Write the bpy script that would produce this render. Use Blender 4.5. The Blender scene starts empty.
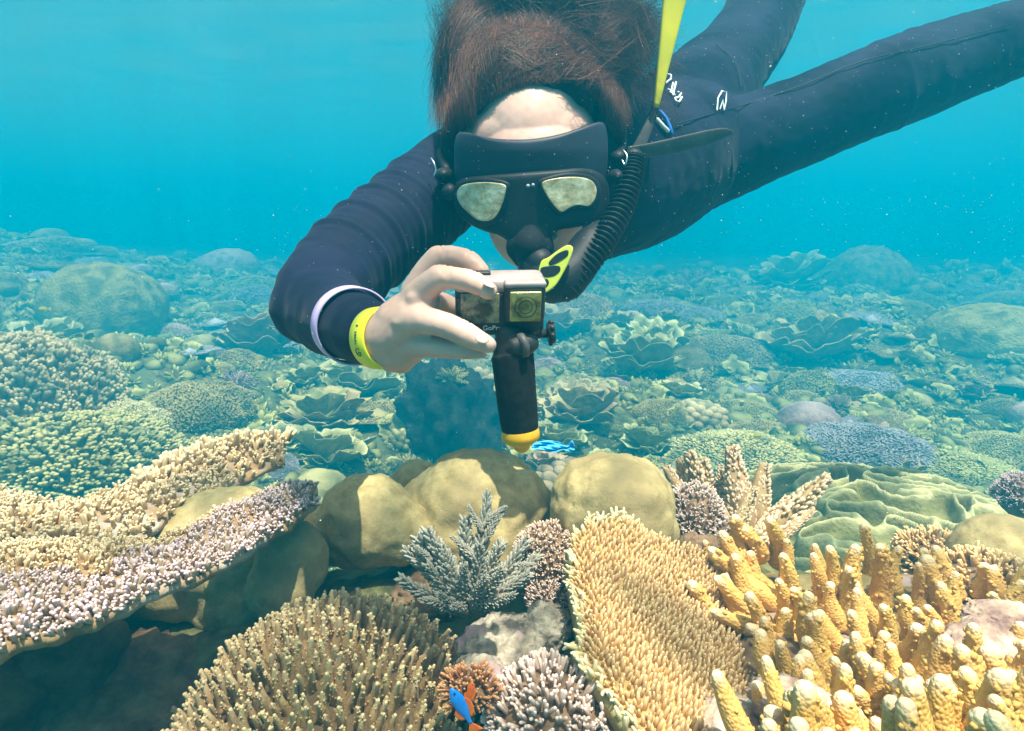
import bpy, bmesh, math, random
import numpy as np
from mathutils import Vector, Matrix
random.seed(7); rng = np.random.default_rng(7)
sc = bpy.context.scene
COL = sc.collection
PI = math.pi
# ---------------------------------------------------------------- camera
CAMZ = 1.6; PITCH = math.radians(12.0); FPX = 620.0
cam_d = bpy.data.cameras.new('camera'); cam = bpy.data.objects.new('camera', cam_d); COL.objects.link(cam)
cam_d.sensor_width = 36; cam_d.lens = 36*FPX/1024; cam_d.clip_start = 0.02; cam_d.clip_end = 400
cam.location = (0, 0, CAMZ); cam.rotation_euler = (PI/2-PITCH, 0, 0)
sc.camera = cam
CP, SP = math.cos(PITCH), math.sin(PITCH)
def W(px, py, d):
    """a point of the place, given by direction and distance from where the photographer floats"""
    px = np.asarray(px, float); py = np.asarray(py, float); d = np.asarray(d, float)
    x = (px-512)/FPX*d; u = (365.5-py)/FPX*d
    return np.stack(np.broadcast_arrays(x, d*CP+u*SP, CAMZ+u*CP-d*SP), -1)
CR = np.array([1, 0, 0.]); CU = np.array([0, SP, CP]); CF = np.array([0, CP, -SP])   # right, up, forward
# ---------------------------------------------------------------- world, sun, exposure
SUN_DIR = np.array([0.15, -0.27, 1.0]); SUN_DIR /= np.linalg.norm(SUN_DIR)   # towards the sun
wd = bpy.data.worlds.new('World'); sc.world = wd; wd.use_nodes = True
nt = wd.node_tree; bg = nt.nodes['Background']
sky = nt.nodes.new('ShaderNodeTexSky'); sky.sky_type = 'NISHITA'; sky.sun_disc = False
sky.sun_elevation = math.asin(SUN_DIR[2]); sky.sun_rotation = math.atan2(SUN_DIR[0], SUN_DIR[1])
wt = nt.nodes.new('ShaderNodeMix'); wt.data_type = 'RGBA'; wt.blend_type = 'MULTIPLY'; wt.inputs['Factor'].default_value = 1
wt.inputs['B'].default_value = (1.75, 1.12, .62, 1)   # skylight as the camera's underwater white balance sees it
nt.links.new(sky.outputs[0], wt.inputs['A']); nt.links.new(wt.outputs['Result'], bg.inputs[0]); bg.inputs[1].default_value = 0.15
sun_d = bpy.data.lights.new('sun', 'SUN'); sun_d.energy = 3.4; sun_d.angle = math.radians(0.5); sun_d.color = (1, .91, .76)
sun = bpy.data.objects.new('sun', sun_d); COL.objects.link(sun); sun.location = (2, -2, 8)
sun.rotation_euler = Vector(SUN_DIR).to_track_quat('Z', 'Y').to_euler()
vs = sc.view_settings; vs.view_transform = 'Standard'; vs.look = 'None'; vs.gamma = 1; vs.use_curve_mapping = False
vs.exposure = 2.05
sc.cycles.max_bounces = 8; sc.cycles.diffuse_bounces = 3; sc.cycles.glossy_bounces = 3; sc.cycles.transmission_bounces = 4
sc.cycles.transparent_max_bounces = 10; sc.cycles.volume_bounces = 1; sc.cycles.use_denoising = True
sc.cycles.caustics_reflective = False; sc.cycles.caustics_refractive = False

# ---------------------------------------------------------------- helpers: noise
_perm = np.random.default_rng(3).permutation(256); _perm = np.concatenate([_perm, _perm, _perm])
_grad = np.random.default_rng(4).normal(size=(256, 3)); _grad /= np.linalg.norm(_grad, axis=1)[:, None]
def pnoise(P):
    P = np.asarray(P, float); I = np.floor(P).astype(int); f = P-I; I &= 255
    w = f*f*f*(f*(f*6-15)+10); out = 0
    for dx in (0, 1):
        for dy in (0, 1):
            for dz in (0, 1):
                h = _perm[_perm[_perm[I[..., 0]+dx]+I[..., 1]+dy]+I[..., 2]+dz]
                g = _grad[h]; d = f-np.array([dx, dy, dz])
                ww = (w[..., 0] if dx else 1-w[..., 0])*(w[..., 1] if dy else 1-w[..., 1])*(w[..., 2] if dz else 1-w[..., 2])
                out = out+ww*(g*d).sum(-1)
    return out*1.5
def fbm(P, o=4, g=.5):
    P = np.asarray(P, float); a = 1; s = 0; t = 0
    for k in range(o):
        s = s+a*pnoise(P*2**k+k*17.3); t += a; a *= g
    return s/t
def unit(v):
    v = np.asarray(v, float); return v/np.maximum(np.linalg.norm(v, axis=-1, keepdims=True), 1e-9)
def sstep(a, b, x):
    t = np.clip((x-a)/(b-a), 0, 1); return t*t*(3-2*t)
# ---------------------------------------------------------------- helpers: meshes.  a shape is (V, Q, T, A): verts, quads, tris, 'tip' value
def E4(): return np.zeros((0, 4), int)
def E3(): return np.zeros((0, 3), int)
class G:
    def __init__(s): s.V = []; s.Q = []; s.T = []; s.A = []; s.n = 0
    def add(s, sh, tip=None):
        V, Q, T, A = sh; V = np.asarray(V, float)
        s.V.append(V); s.Q.append(Q+s.n); s.T.append(T+s.n); s.A.append(A if tip is None else np.full(len(V), tip)); s.n += len(V)
        return s
    def shape(s): return (np.concatenate(s.V), np.concatenate(s.Q), np.concatenate(s.T), np.concatenate(s.A))
def mesh_of(name, sh, mat=None, smooth=True):
    V, Q, T, A = sh; me = bpy.data.meshes.new(name)
    nq, ntr = len(Q), len(T)
    me.vertices.add(len(V)); me.vertices.foreach_set('co', np.asarray(V, np.float32).ravel())
    me.loops.add(nq*4+ntr*3); me.loops.foreach_set('vertex_index', np.concatenate([Q.ravel(), T.ravel()]).astype(np.int32))
    me.polygons.add(nq+ntr)
    st = np.concatenate([np.arange(nq)*4, nq*4+np.arange(ntr)*3]).astype(np.int32)
    me.polygons.foreach_set('loop_start', st)
    me.polygons.foreach_set('use_smooth', np.full(nq+ntr, smooth))
    me.update(calc_edges=True)
    at = me.attributes.new('tip', 'FLOAT', 'POINT'); at.data.foreach_set('value', np.asarray(A, np.float32))
    if mat: me.materials.append(mat)
    me.validate()
    return me
def obj(name, data, parent=None, mat=None, smooth=True, loc=None, kind=None, label=None):
    if isinstance(data, G): data = data.shape()
    if isinstance(data, tuple):
        if loc is not None: data = (data[0]-np.asarray(loc, float),)+data[1:]
        data = mesh_of(name, data, mat, smooth)
    o = bpy.data.objects.new(name, data); COL.objects.link(o)
    if loc is not None: o.location = loc
    if parent is not None:
        o.parent = parent
        o.location = Vector(o.location)-Vector(parent.location) if loc is not None else -Vector(parent.location)
    if kind: o['kind'] = kind
    if label: o['label'] = label
    return o
def empty(name, loc, label, cat, group=None):
    o = bpy.data.objects.new(name, None); COL.objects.link(o); o.location = [float(c) for c in loc]; o.empty_display_size = .02
    return tag(o, label, cat, group)
def tag(o, label, cat, group=None):
    o['label'] = label; o['category'] = cat
    if group: o['group'] = group
    return o
def struct(o): o['kind'] = 'structure'; return o
def inst(me, parent, M, name=None):
    """a part that shares mesh data; M is its 4x4 world matrix, parents are never rotated"""
    o = bpy.data.objects.new(name or me.name, me); COL.objects.link(o)
    M = Matrix(M)
    if parent is not None:
        o.parent = parent; M = Matrix.Translation(-Vector(parent.location)) @ M
    o.matrix_basis = M
    return o
def basis(D, roll=None):
    """rotation matrices whose z axis is D, (N,3,3)"""
    D = unit(np.atleast_2d(D)); a = np.where(np.abs(D[:, 2:3]) < .9, [[0, 0, 1.]], [[1., 0, 0]])
    X = unit(np.cross(a, D)); Y = np.cross(D, X)
    if roll is not None:
        c, s = np.cos(roll)[:, None], np.sin(roll)[:, None]; X, Y = X*c+Y*s, Y*c-X*s
    return np.stack([X, Y, D], -1)
def place(sh, P, D, S, roll=None, tip=None):
    """many joined copies of a shape"""
    V, Q, T, A = sh; P = np.atleast_2d(P); N = len(P); S = np.asarray(S, float)
    if S.ndim == 0: S = np.full(N, S)
    if S.ndim == 1: S = np.stack([S, S, S], 1)
    if roll is None: roll = rng.uniform(0, 6.28, N)
    R = basis(np.broadcast_to(D, (N, 3)), roll)
    VV = np.einsum('nij,nmj->nmi', R, V[None]*S[:, None, :])+P[:, None]
    off = (np.arange(N)*len(V))[:, None, None]
    A2 = np.tile(A, N) if tip is None else np.repeat(tip, len(V))*A[np.tile(np.arange(len(A)), N)]
    return (VV.reshape(-1, 3), (Q[None]+off).reshape(-1, 4), (T[None]+off).reshape(-1, 3), A2)
def m4(P, D, S, roll=0):
    R = basis(D, np.array([roll]))[0]; S = np.asarray(S, float)*np.ones(3)
    M = np.eye(4); M[:3, :3] = R*S[None, :]; M[:3, 3] = P
    return M
_ico = {}
def ico(n):
    if n not in _ico:
        bm = bmesh.new(); bmesh.ops.create_icosphere(bm, subdivisions=n, radius=1)
        V = np.array([v.co[:] for v in bm.verts]); T = np.array([[v.index for v in f.verts] for f in bm.faces]); bm.free()
        _ico[n] = (V, E4(), T, np.zeros(len(V)))
    return _ico[n]
def ell(c, r, n=3, R=None):
    V, Q, T, A = ico(n); V = V*np.asarray(r, float)
    if R is not None: V = V @ np.asarray(R).T
    return (V+np.asarray(c), Q, T, A)
def tube(P, R, n=10, cap=2, flat=None, tipA=None):
    """swept tube with rounded ends; R radii per point; flat=(axis vector, factor) squashes it"""
    P = np.asarray(P, float); R = np.asarray(R, float)*np.ones(len(P))
    T = unit(np.gradient(P, axis=0)) if len(P) > 2 else np.repeat(unit(P[1:]-P[:1]), 2, 0)
    PP = [P[i] for i in range(len(P))]; RR = list(R); TT = list(T); AA = list(np.linspace(0, 1, len(P)))
    if cap:
        for k in range(1, cap+1):
            a = k/cap*PI/2*.97
            PP.append(P[-1]+T[-1]*R[-1]*math.sin(a)); RR.append(R[-1]*math.cos(a)); TT.append(T[-1]); AA.append(1)
            PP.insert(0, P[0]-T[0]*R[0]*math.sin(a)); RR.insert(0, R[0]*math.cos(a)); TT.insert(0, T[0]); AA.insert(0, 0)
    PP = np.array(PP); TT = np.array(TT); m = len(PP)
    X = np.zeros((m, 3)); a = np.array([0, 0, 1.]) if abs(TT[0][2]) < .9 else np.array([1., 0, 0])
    X[0] = unit(np.cross(a, TT[0]))
    for i in range(1, m): X[i] = unit(X[i-1]-TT[i]*np.dot(X[i-1], TT[i]))
    Y = np.cross(TT, X); th = np.arange(n)/n*2*PI
    V = PP[:, None]+np.array(RR)[:, None, None]*(X[:, None]*np.cos(th)[None, :, None]+Y[:, None]*np.sin(th)[None, :, None])
    V = V.reshape(-1, 3)
    i = np.arange(m-1)[:, None]*n; j = np.arange(n)[None]; j2 = (j+1) % n
    Q = np.stack([i+j, i+j2, i+n+j2, i+n+j], -1).reshape(-1, 4)
    c0, c1 = len(V), len(V)+1; V = np.concatenate([V, PP[:1], PP[-1:]])
    jj = np.arange(n); T3 = np.concatenate([np.stack([np.full(n, c0), (jj+1) % n, jj], 1), np.stack([np.full(n, c1), (m-1)*n+jj, (m-1)*n+(jj+1) % n], 1)])
    A = np.concatenate([np.repeat(AA, n), [AA[0], AA[-1]]])
    if flat is not None:
        pass
    return (V, Q, T3, A)
def sheet(P, A=None, closed_u=False):
    """grid of points (nu,nv,3) as one surface"""
    nu, nv = P.shape[:2]
    iu = np.arange(nu if closed_u else nu-1)[:, None]; iv = np.arange(nv-1)[None]; iu2 = (iu+1) % nu
    Q = np.stack([iu*nv+iv, iu2*nv+iv, iu2*nv+iv+1, iu*nv+iv+1], -1).reshape(-1, 4)
    return (P.reshape(-1, 3), Q, E3(), np.zeros(nu*nv) if A is None else A.ravel())
def thick(P, N, t, A=None):
    """grid surface given thickness t along -N, with its rim"""
    nu, nv = P.shape[:2]; B = P-N*t; A = np.zeros((nu, nv)) if A is None else A
    top = sheet(P, A); bot = sheet(B, A); g = G(); g.add((top[0], top[1], top[2], top[3])); g.add((bot[0], bot[1][:, ::-1], bot[2], bot[3]*.3))
    n = nu*nv; idx = np.arange(n).reshape(nu, nv)
    ring = np.concatenate([idx[:, 0], idx[-1, 1:], idx[-2::-1, -1], idx[0, -2:0:-1]]); r2 = np.roll(ring, -1)
    V, Q, T, AA = g.shape()
    return (V, np.concatenate([Q, np.stack([ring, ring+n, r2+n, r2], 1)]), T, AA)
def rbox(h, r, k=4):
    """rounded box, half sizes h"""
    h = np.asarray(h, float); V = []; Qs = []; n = 0
    for ax in range(3):
        for sg in (-1, 1):
            u, v = [(1, 2), (2, 0), (0, 1)][ax]
            cu = np.concatenate([np.linspace(-h[u], -(h[u]-r), k), np.linspace(h[u]-r, h[u], k)]); cv = np.concatenate([np.linspace(-h[v], -(h[v]-r), k), np.linspace(h[v]-r, h[v], k)])
            Pp = np.zeros((len(cu), len(cv), 3)); Pp[..., u] = cu[:, None]; Pp[..., v] = cv[None]; Pp[..., ax] = sg*h[ax]
            inn = np.clip(Pp, -(h-r), h-r); Pp = inn+unit(Pp-inn)*r
            s = sheet(Pp); q = s[1] if sg > 0 else s[1][:, ::-1]
            V.append(s[0]); Qs.append(q+n); n += len(s[0])
    V = np.concatenate(V); return (V, np.concatenate(Qs), E3(), np.zeros(len(V)))
def spline(pts, n):
    pts = np.asarray(pts, float); m = len(pts)
    if m < 3: t = np.linspace(0, 1, n)[:, None]; return pts[0]*(1-t)+pts[-1]*t
    P = np.concatenate([[2*pts[0]-pts[1]], pts, [2*pts[-1]-pts[-2]]]); out = []
    for s in np.linspace(0, m-1-1e-6, n):
        i = int(s); t = s-i; p0, p1, p2, p3 = P[i:i+4]
        out.append(.5*((2*p1)+(-p0+p2)*t+(2*p0-5*p1+4*p2-p3)*t*t+(-p0+3*p1-3*p2+p3)*t**3))
    return np.array(out)
def chain(rows, n=24, step=.5):
    """rows of (px,py,d,radius in px at that depth) -> overlapping round tube"""
    a = np.array(rows, float); P = W(a[:, 0], a[:, 1], a[:, 2]); R = a[:, 3]*a[:, 2]/FPX
    S = spline(np.concatenate([P, R[:, None]], 1), max(3, (len(rows)-1)*8+1))
    return tube(S[:, :3], S[:, 3], n, 5)
def remesh(sh, vox, smooth=4, name='m', fac=.5):
    me = mesh_of(name+'_raw', sh); o = bpy.data.objects.new(name+'_raw', me); COL.objects.link(o)
    r = o.modifiers.new('r', 'REMESH'); r.mode = 'VOXEL'; r.voxel_size = vox; r.use_smooth_shade = True
    s = o.modifiers.new('s', 'SMOOTH'); s.factor = fac; s.iterations = smooth
    dg = bpy.context.evaluated_depsgraph_get(); ev = o.evaluated_get(dg)
    m2 = bpy.data.meshes.new_from_object(ev); nv = len(m2.vertices); V = np.zeros(nv*3, np.float32); m2.vertices.foreach_get('co', V)
    npoly = len(m2.polygons); tot = np.zeros(npoly, np.int32); m2.polygons.foreach_get('loop_total', tot)
    L = np.zeros(len(m2.loops), np.int32); m2.loops.foreach_get('vertex_index', L)
    st = np.zeros(npoly, np.int32); m2.polygons.foreach_get('loop_start', st)
    q = st[tot == 4]; t = st[tot == 3]
    Q = L[q[:, None]+np.arange(4)] if len(q) else E4(); T = L[t[:, None]+np.arange(3)] if len(t) else E3()
    bpy.data.objects.remove(o); bpy.data.meshes.remove(me); bpy.data.meshes.remove(m2)
    return (V.reshape(-1, 3).astype(float), Q.astype(int), T.astype(int), np.zeros(nv))
def vnormals(sh):
    V, Q, T, A = sh; N = np.zeros_like(V)
    for F in (Q, T):
        if len(F):
            n = np.cross(V[F[:, 2]]-V[F[:, 0]], V[F[:, -1]]-V[F[:, 1]]) if F.shape[1] == 4 else np.cross(V[F[:, 1]]-V[F[:, 0]], V[F[:, 2]]-V[F[:, 0]])
            for k in range(F.shape[1]): np.add.at(N, F[:, k], n)
    return unit(N)
# ---------------------------------------------------------------- helpers: materials
def mat(name, col, rough=.7, spec=.3, **k):
    """col: one colour, or (dark, light) mixed by noise; tip: colour toward the 'tip' value; scale, bump, bscale, voro"""
    m = bpy.data.materials.new(name); m.use_nodes = True; t = m.node_tree; N = t.nodes; L = t.links; b = N['Principled BSDF']
    b.inputs['Roughness'].default_value = rough; b.inputs['Specular IOR Level'].default_value = spec
    c2 = col if isinstance(col[0], (tuple, list)) else (col, col)
    tc = N.new('ShaderNodeTexCoord'); co = tc.outputs['Object']
    if k.get('world'):
        geo = N.new('ShaderNodeNewGeometry'); co = geo.outputs['Position']
    nz = N.new('ShaderNodeTexNoise'); nz.inputs['Scale'].default_value = k.get('scale', 30); nz.inputs['Detail'].default_value = 6; nz.inputs['Roughness'].default_value = .65
    L.new(co, nz.inputs['Vector'])
    r = N.new('ShaderNodeValToRGB'); r.color_ramp.elements[0].position = k.get('lo', .35); r.color_ramp.elements[1].position = k.get('hi', .65)
    r.color_ramp.elements[0].color = (*c2[0], 1); r.color_ramp.elements[1].color = (*c2[1], 1)
    if len(c2) > 2:
        e = r.color_ramp.elements.new((k.get('lo', .35)+k.get('hi', .65))/2); e.color = (*c2[1], 1); r.color_ramp.elements[2].color = (*c2[2], 1)
    L.new(nz.outputs['Fac'], r.inputs['Fac']); out = r.outputs['Color']
    if 'tip' in k:
        at = N.new('ShaderNodeAttribute'); at.attribute_name = 'tip'
        mr = N.new('ShaderNodeMapRange'); mr.inputs['From Min'].default_value = k.get('t0', .5); mr.inputs['From Max'].default_value = k.get('t1', 1.0); mr.interpolation_type = 'SMOOTHSTEP'
        L.new(at.outputs['Fac'], mr.inputs['Value'])
        mx = N.new('ShaderNodeMix'); mx.data_type = 'RGBA'; L.new(mr.outputs['Result'], mx.inputs['Factor']); L.new(out, mx.inputs['A']); mx.inputs['B'].default_value = (*k['tip'], 1)
        out = mx.outputs['Result']
    if 'patch' in k:   # a second, larger pattern of its own colour
        n2 = N.new('ShaderNodeTexNoise'); n2.inputs['Scale'].default_value = k.get('pscale', 8); n2.inputs['Detail'].default_value = 4; L.new(co, n2.inputs['Vector'])
        mr = N.new('ShaderNodeMapRange'); mr.inputs['From Min'].default_value = k.get('p0', .5); mr.inputs['From Max'].default_value = k.get('p1', .62); L.new(n2.outputs['Fac'], mr.inputs['Value'])
        mx = N.new('ShaderNodeMix'); mx.data_type = 'RGBA'; L.new(mr.outputs['Result'], mx.inputs['Factor']); L.new(out, mx.inputs['A']); mx.inputs['B'].default_value = (*k['patch'], 1)
        out = mx.outputs['Result']
    if k.get('vary'):
        oi = N.new('ShaderNodeObjectInfo'); hs = N.new('ShaderNodeHueSaturation')
        m1 = N.new('ShaderNodeMapRange'); m1.inputs['To Min'].default_value = 1-k['vary']; m1.inputs['To Max'].default_value = 1+k['vary']; L.new(oi.outputs['Random'], m1.inputs['Value'])
        L.new(m1.outputs['Result'], hs.inputs['Value'])
        m3 = N.new('ShaderNodeMapRange'); m3.inputs['To Min'].default_value = .5-k['vary']*.08; m3.inputs['To Max'].default_value = .5+k['vary']*.08
        ml = N.new('ShaderNodeMath'); ml.operation = 'FRACT'; mm = N.new('ShaderNodeMath'); mm.operation = 'MULTIPLY'; mm.inputs[1].default_value = 7.3
        L.new(oi.outputs['Random'], mm.inputs[0]); L.new(mm.outputs[0], ml.inputs[0]); L.new(ml.outputs[0], m3.inputs['Value']); L.new(m3.outputs['Result'], hs.inputs['Hue'])
        L.new(out, hs.inputs['Color']); out = hs.outputs['Color']
    L.new(out, b.inputs['Base Color'])
    if k.get('bump'):
        bp = N.new('ShaderNodeBump'); bp.inputs['Strength'].default_value = k['bump']; bp.inputs['Distance'].default_value = k.get('bdist', .002)
        if k.get('voro'):
            vo = N.new('ShaderNodeTexVoronoi'); vo.inputs['Scale'].default_value = k['voro']; L.new(co, vo.inputs['Vector'])
            iv = N.new('ShaderNodeMath'); iv.operation = 'SUBTRACT'; iv.inputs[0].default_value = 1; L.new(vo.outputs['Distance'], iv.inputs[1]); L.new(iv.outputs[0], bp.inputs['Height'])
        else:
            n3 = N.new('ShaderNodeTexNoise'); n3.inputs['Scale'].default_value = k.get('bscale', 120); n3.inputs['Detail'].default_value = 5; L.new(co, n3.inputs['Vector']); L.new(n3.outputs['Fac'], bp.inputs['Height'])
        L.new(bp.outputs['Normal'], b.inputs['Normal'])
    if 'metal' in k: b.inputs['Metallic'].default_value = k['metal']
    if 'sss' in k:
        b.inputs['Subsurface Weight'].default_value = k['sss']; b.inputs['Subsurface Radius'].default_value = (1, .35, .2); b.inputs['Subsurface Scale'].default_value = .004
    if 'sheen' in k: b.inputs['Sheen Weight'].default_value = k['sheen']; b.inputs['Sheen Roughness'].default_value = .4
    if 'coat' in k: b.inputs['Coat Weight'].default_value = k['coat']; b.inputs['Coat Roughness'].default_value = .03
    return m
# ================================================================ THE SETTING: water surface, reef floor
SURF = CAMZ+1.70
def water_surface():
    n = 260; k = 5.0; u = np.linspace(-1, 1, n); c = np.sinh(k*u)/math.sinh(k)*110
    X, Y = np.meshgrid(c, c+1.5, indexing='ij'); R = np.hypot(X, Y-1.5)
    Z = SURF+0.009*np.sin(X*5.1+1.2*np.sin(Y*2.3))+.008*np.sin(Y*6.3+X*2.1)+.02*pnoise(np.stack([X*1.3, Y*1.3, X*0], -1))
    Z = SURF+(Z-SURF)*np.clip(8/np.maximum(R, 8), 0, 1)
    m = bpy.data.materials.new('water_surface'); m.use_nodes = True; t = m.node_tree; N = t.nodes; L = t.links
    N.remove(N['Principled BSDF']); out = N['Material Output']
    geo = N.new('ShaderNodeNewGeometry')
    # painted caustic net: a tint pattern in the sheet dapples the sunlight, as ripples would
    nz = N.new('ShaderNodeTexNoise'); nz.inputs['Scale'].default_value = 2.2; nz.inputs['Detail'].default_value = 2; L.new(geo.outputs['Position'], nz.inputs['Vector'])
    vm = N.new('ShaderNodeVectorMath'); vm.operation = 'MULTIPLY_ADD'; vm.inputs[1].default_value = (.38, .38, 0); L.new(nz.outputs['Color'], vm.inputs[0]); L.new(geo.outputs['Position'], vm.inputs[2])
    mp = N.new('ShaderNodeMapping'); mp.inputs['Scale'].default_value = (1, 1, 0); L.new(vm.outputs[0], mp.inputs['Vector'])
    vo = N.new('ShaderNodeTexVoronoi'); vo.feature = 'DISTANCE_TO_EDGE'; vo.inputs['Scale'].default_value = 5.5; L.new(mp.outputs[0], vo.inputs['Vector'])
    rp = N.new('ShaderNodeValToRGB'); L.new(vo.outputs['Distance'], rp.inputs['Fac'])
    rp.color_ramp.interpolation = 'EASE'
    rp.color_ramp.elements[0].position = .035; rp.color_ramp.elements[0].color = (.93, 1, 1, 1)
    rp.color_ramp.elements[1].position = .30; rp.color_ramp.elements[1].color = (.30, .36, .36, 1)
    tr = N.new('ShaderNodeBsdfTransparent'); L.new(rp.outputs['Color'], tr.inputs['Color'])
    gl = N.new('ShaderNodeBsdfGlossy'); gl.inputs['Roughness'].default_value = .32; gl.inputs['Color'].default_value = (.9, .97, .97, 1)
    lw = N.new('ShaderNodeLayerWeight'); lw.inputs['Blend'].default_value = .5
    mr = N.new('ShaderNodeMapRange'); mr.inputs['From Min'].default_value = .26; mr.inputs['From Max'].default_value = .42; mr.inputs['To Min'].default_value = .03; mr.inputs['To Max'].default_value = .98
    mr.interpolation_type = 'SMOOTHSTEP'; L.new(lw.outputs['Facing'], mr.inputs['Value'])
    mx = N.new('ShaderNodeMixShader'); L.new(mr.outputs['Result'], mx.inputs['Fac']); L.new(tr.outputs[0], mx.inputs[1]); L.new(gl.outputs[0], mx.inputs[2]); L.new(mx.outputs[0], out.inputs['Surface'])
    struct(obj('water_surface', sheet(np.stack([X, Y, Z], -1)), mat=m))
water_surface()
def ground_h(X, Y):
    """height of the reef floor"""
    h = CAMZ-1.22+.20*fbm(np.stack([X*.45, Y*.45, X*0+3], -1), 4)+.16*np.clip(fbm(np.stack([X*1.1, Y*1.1, X*0+9], -1), 3), -.4, .4)+.05*fbm(np.stack([X*2.5, Y*2.5, X*0], -1), 4)
    h = h+.35*np.exp(-((X+2.2)/1.2)**2-((Y-3.2)/1.8)**2)+.38*sstep(3.5, 12, Y)*(Y > 0)+.85*sstep(.25, 1.0, -X/np.maximum(Y, .5))*sstep(2.0, 7, Y)*(Y > 0)+.25*np.exp(-((X-4.5)/1.4)**2-((Y-6)/2)**2)
    h = h-.35*np.exp(-((X+.25)/.45)**2-((Y-2.6)/.55)**2)                        # the dark hollow behind the grip
    R = np.hypot(X*.8, (Y-.55))
    ridge = CAMZ-.445+.035*fbm(np.stack([X*7, Y*7, X*0], -1), 4)+.012*fbm(np.stack([X*35, Y*35, X*0], -1), 3)-.10*sstep(.1, .6, Y*0+np.abs(X-.05))*0
    ridge = ridge-.02*sstep(-.05, -.35, X)
    s = sstep(.62, .40, np.hypot((X-.05)*.62, (Y-.45)))
    return h*(1-s)+ridge*s
def reef_floor():
    n = 560; k = 6.2; u = np.linspace(-1, 1, n); c = np.sinh(k*u)/math.sinh(k)*95
    X, Y = np.meshgrid(c, c+.75, indexing='ij'); Z = ground_h(X, Y)
    m = mat('reef_rock', ((.06, .06, .025), (.13, .13, .05), (.24, .22, .10)), .9, .15, scale=28, lo=.36, hi=.66, world=True, bump=.9, bdist=.006, bscale=60, patch=(.11, .13, .06), pscale=5, p0=.5, p1=.6)
    struct(obj('reef_floor', sheet(np.stack([X, Y, Z], -1)), mat=m))
reef_floor()
def water_haze():
    v = bpy.data.materials.new('sea_water'); v.use_nodes = True; t = v.node_tree; t.nodes.remove(t.nodes['Principled BSDF'])
    pv = t.nodes.new('ShaderNodeVolumePrincipled'); pv.inputs['Color'].default_value = (.0, .48, .77, 1); pv.inputs['Density'].default_value = .19; pv.inputs['Anisotropy'].default_value = .25
    pv.inputs['Absorption Color'].default_value = (0, 0, 0, 1)
    t.links.new(pv.outputs[0], t.nodes['Material Output'].inputs['Volume'])
    x, y0, y1, z0, z1 = 60, -40, 75, CAMZ-3.6, SURF-.1
    V = np.array([(sx, sy, sz) for sx in (-x, x) for sy in (y0, y1) for sz in (z0, z1)], float)
    Q = np.array([(0, 1, 3, 2), (4, 6, 7, 5), (0, 4, 5, 1), (2, 3, 7, 6), (0, 2, 6, 4), (1, 5, 7, 3)])
    o = obj('haze', (V, Q, E3(), np.zeros(8)), mat=v, smooth=False); o['kind'] = 'stuff'
water_haze()
# ================================================================ THE DIVER
M_suit = mat('wetsuit_fabric', ((.004, .006, .020), (.011, .014, .046)), .8, .12, scale=9, bump=.3, bscale=500, bdist=.0006, sheen=.06)
M_skin = mat('skin', ((.58, .36, .29), (.70, .455, .38)), .45, .35, scale=25, bump=.12, bscale=450, bdist=.0006, sss=.25)
M_hair = mat('brown_hair', ((.022, .009, .006), (.06, .024, .014)), .6, .2, scale=40)
M_rub = mat('black_rubber', ((.007, .007, .010), (.016, .016, .022)), .55, .25, scale=20, bump=.12, bscale=300, bdist=.0006)
M_skirt = mat('mask_skirt_rubber', ((.016, .018, .034), (.030, .033, .055)), .5, .3, scale=12, bump=.15, bscale=200, bdist=.0006)
M_lens = mat('painted_mirror_glass', ((.42, .31, .14), (.72, .56, .30), (.97, .84, .58)), .3, .8, metal=.25, scale=70, lo=.34, hi=.66, bump=.6, bscale=60, bdist=.003)  # mottled tan painted in as the reef's reflection
M_yel = mat('yellow_plastic', ((.85, .70, .01), (.92, .78, .02)), .4, .5, scale=30)
M_lime = mat('lime_plastic', ((.52, .62, .05), (.62, .70, .08)), .45, .4, scale=30)
M_pur = mat('lilac_band', ((.52, .40, .72), (.62, .48, .78)), .5, .3, scale=30)
M_band = mat('yellow_band', ((.85, .80, .02), (.9, .86, .03)), .4, .4, scale=30)
M_ink = mat('black_ink', (.03, .03, .03), .6)
M_white = mat('white_print', (.8, .85, .85), .6)
M_blueprint = mat('blue_print', (.02, .16, .6), .6)
M_metal = mat('steel_buckle', (.6, .6, .6), .3, metal=1.0)
M_eye = mat('eye_white', (.8, .78, .75), .2); M_lip = mat('lips', (.5, .22, .2), .4)
dv = empty('person', W(560, 190, .9), 'snorkeller in dark navy wetsuit and black mask leaning down with a camera in hand', 'person')
# ---- head frame: u right, v up, w towards the camera
_r = math.radians(4.5)
HU = CR*math.cos(_r)+CU*math.sin(_r); HV0 = -CR*math.sin(_r)+CU*math.cos(_r); _t = math.radians(14)
HV = HV0*math.cos(_t)-CF*math.sin(_t)*1.0; HW = -CF*math.cos(_t)-HV0*math.sin(_t)*1.0
HV = unit(HV); HW = unit(np.cross(HU, HV)); HO = W(532, 188, .80)
def Hd(u, v, w): return HO+HU*u+HV*v+HW*w
RH = np.stack([HU, HV, HW], 1)
body = G()
body.add(ell(Hd(0, .055, -.012), (.076, .098, .095), 4, RH))        # skull
body.add(ell(Hd(0, .030, .004), (.081, .074, .088), 4, RH)); body.add(ell(Hd(0, .058, .000), (.085, .060, .080), 4, RH))
body.add(ell(Hd(0, -.035, .018), (.062, .070, .066), 4, RH))        # face
body.add(ell(Hd(0, -.088, .052), (.030, .026, .028), 3, RH))        # chin
for s in (-1, 1):
    body.add(ell(Hd(s*.036, -.030, .062), (.026, .030, .026), 3, RH))     # cheeks
    body.add(ell(Hd(s*.075, .000, -.005), (.008, .032, .018), 3, RH))     # ears
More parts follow.
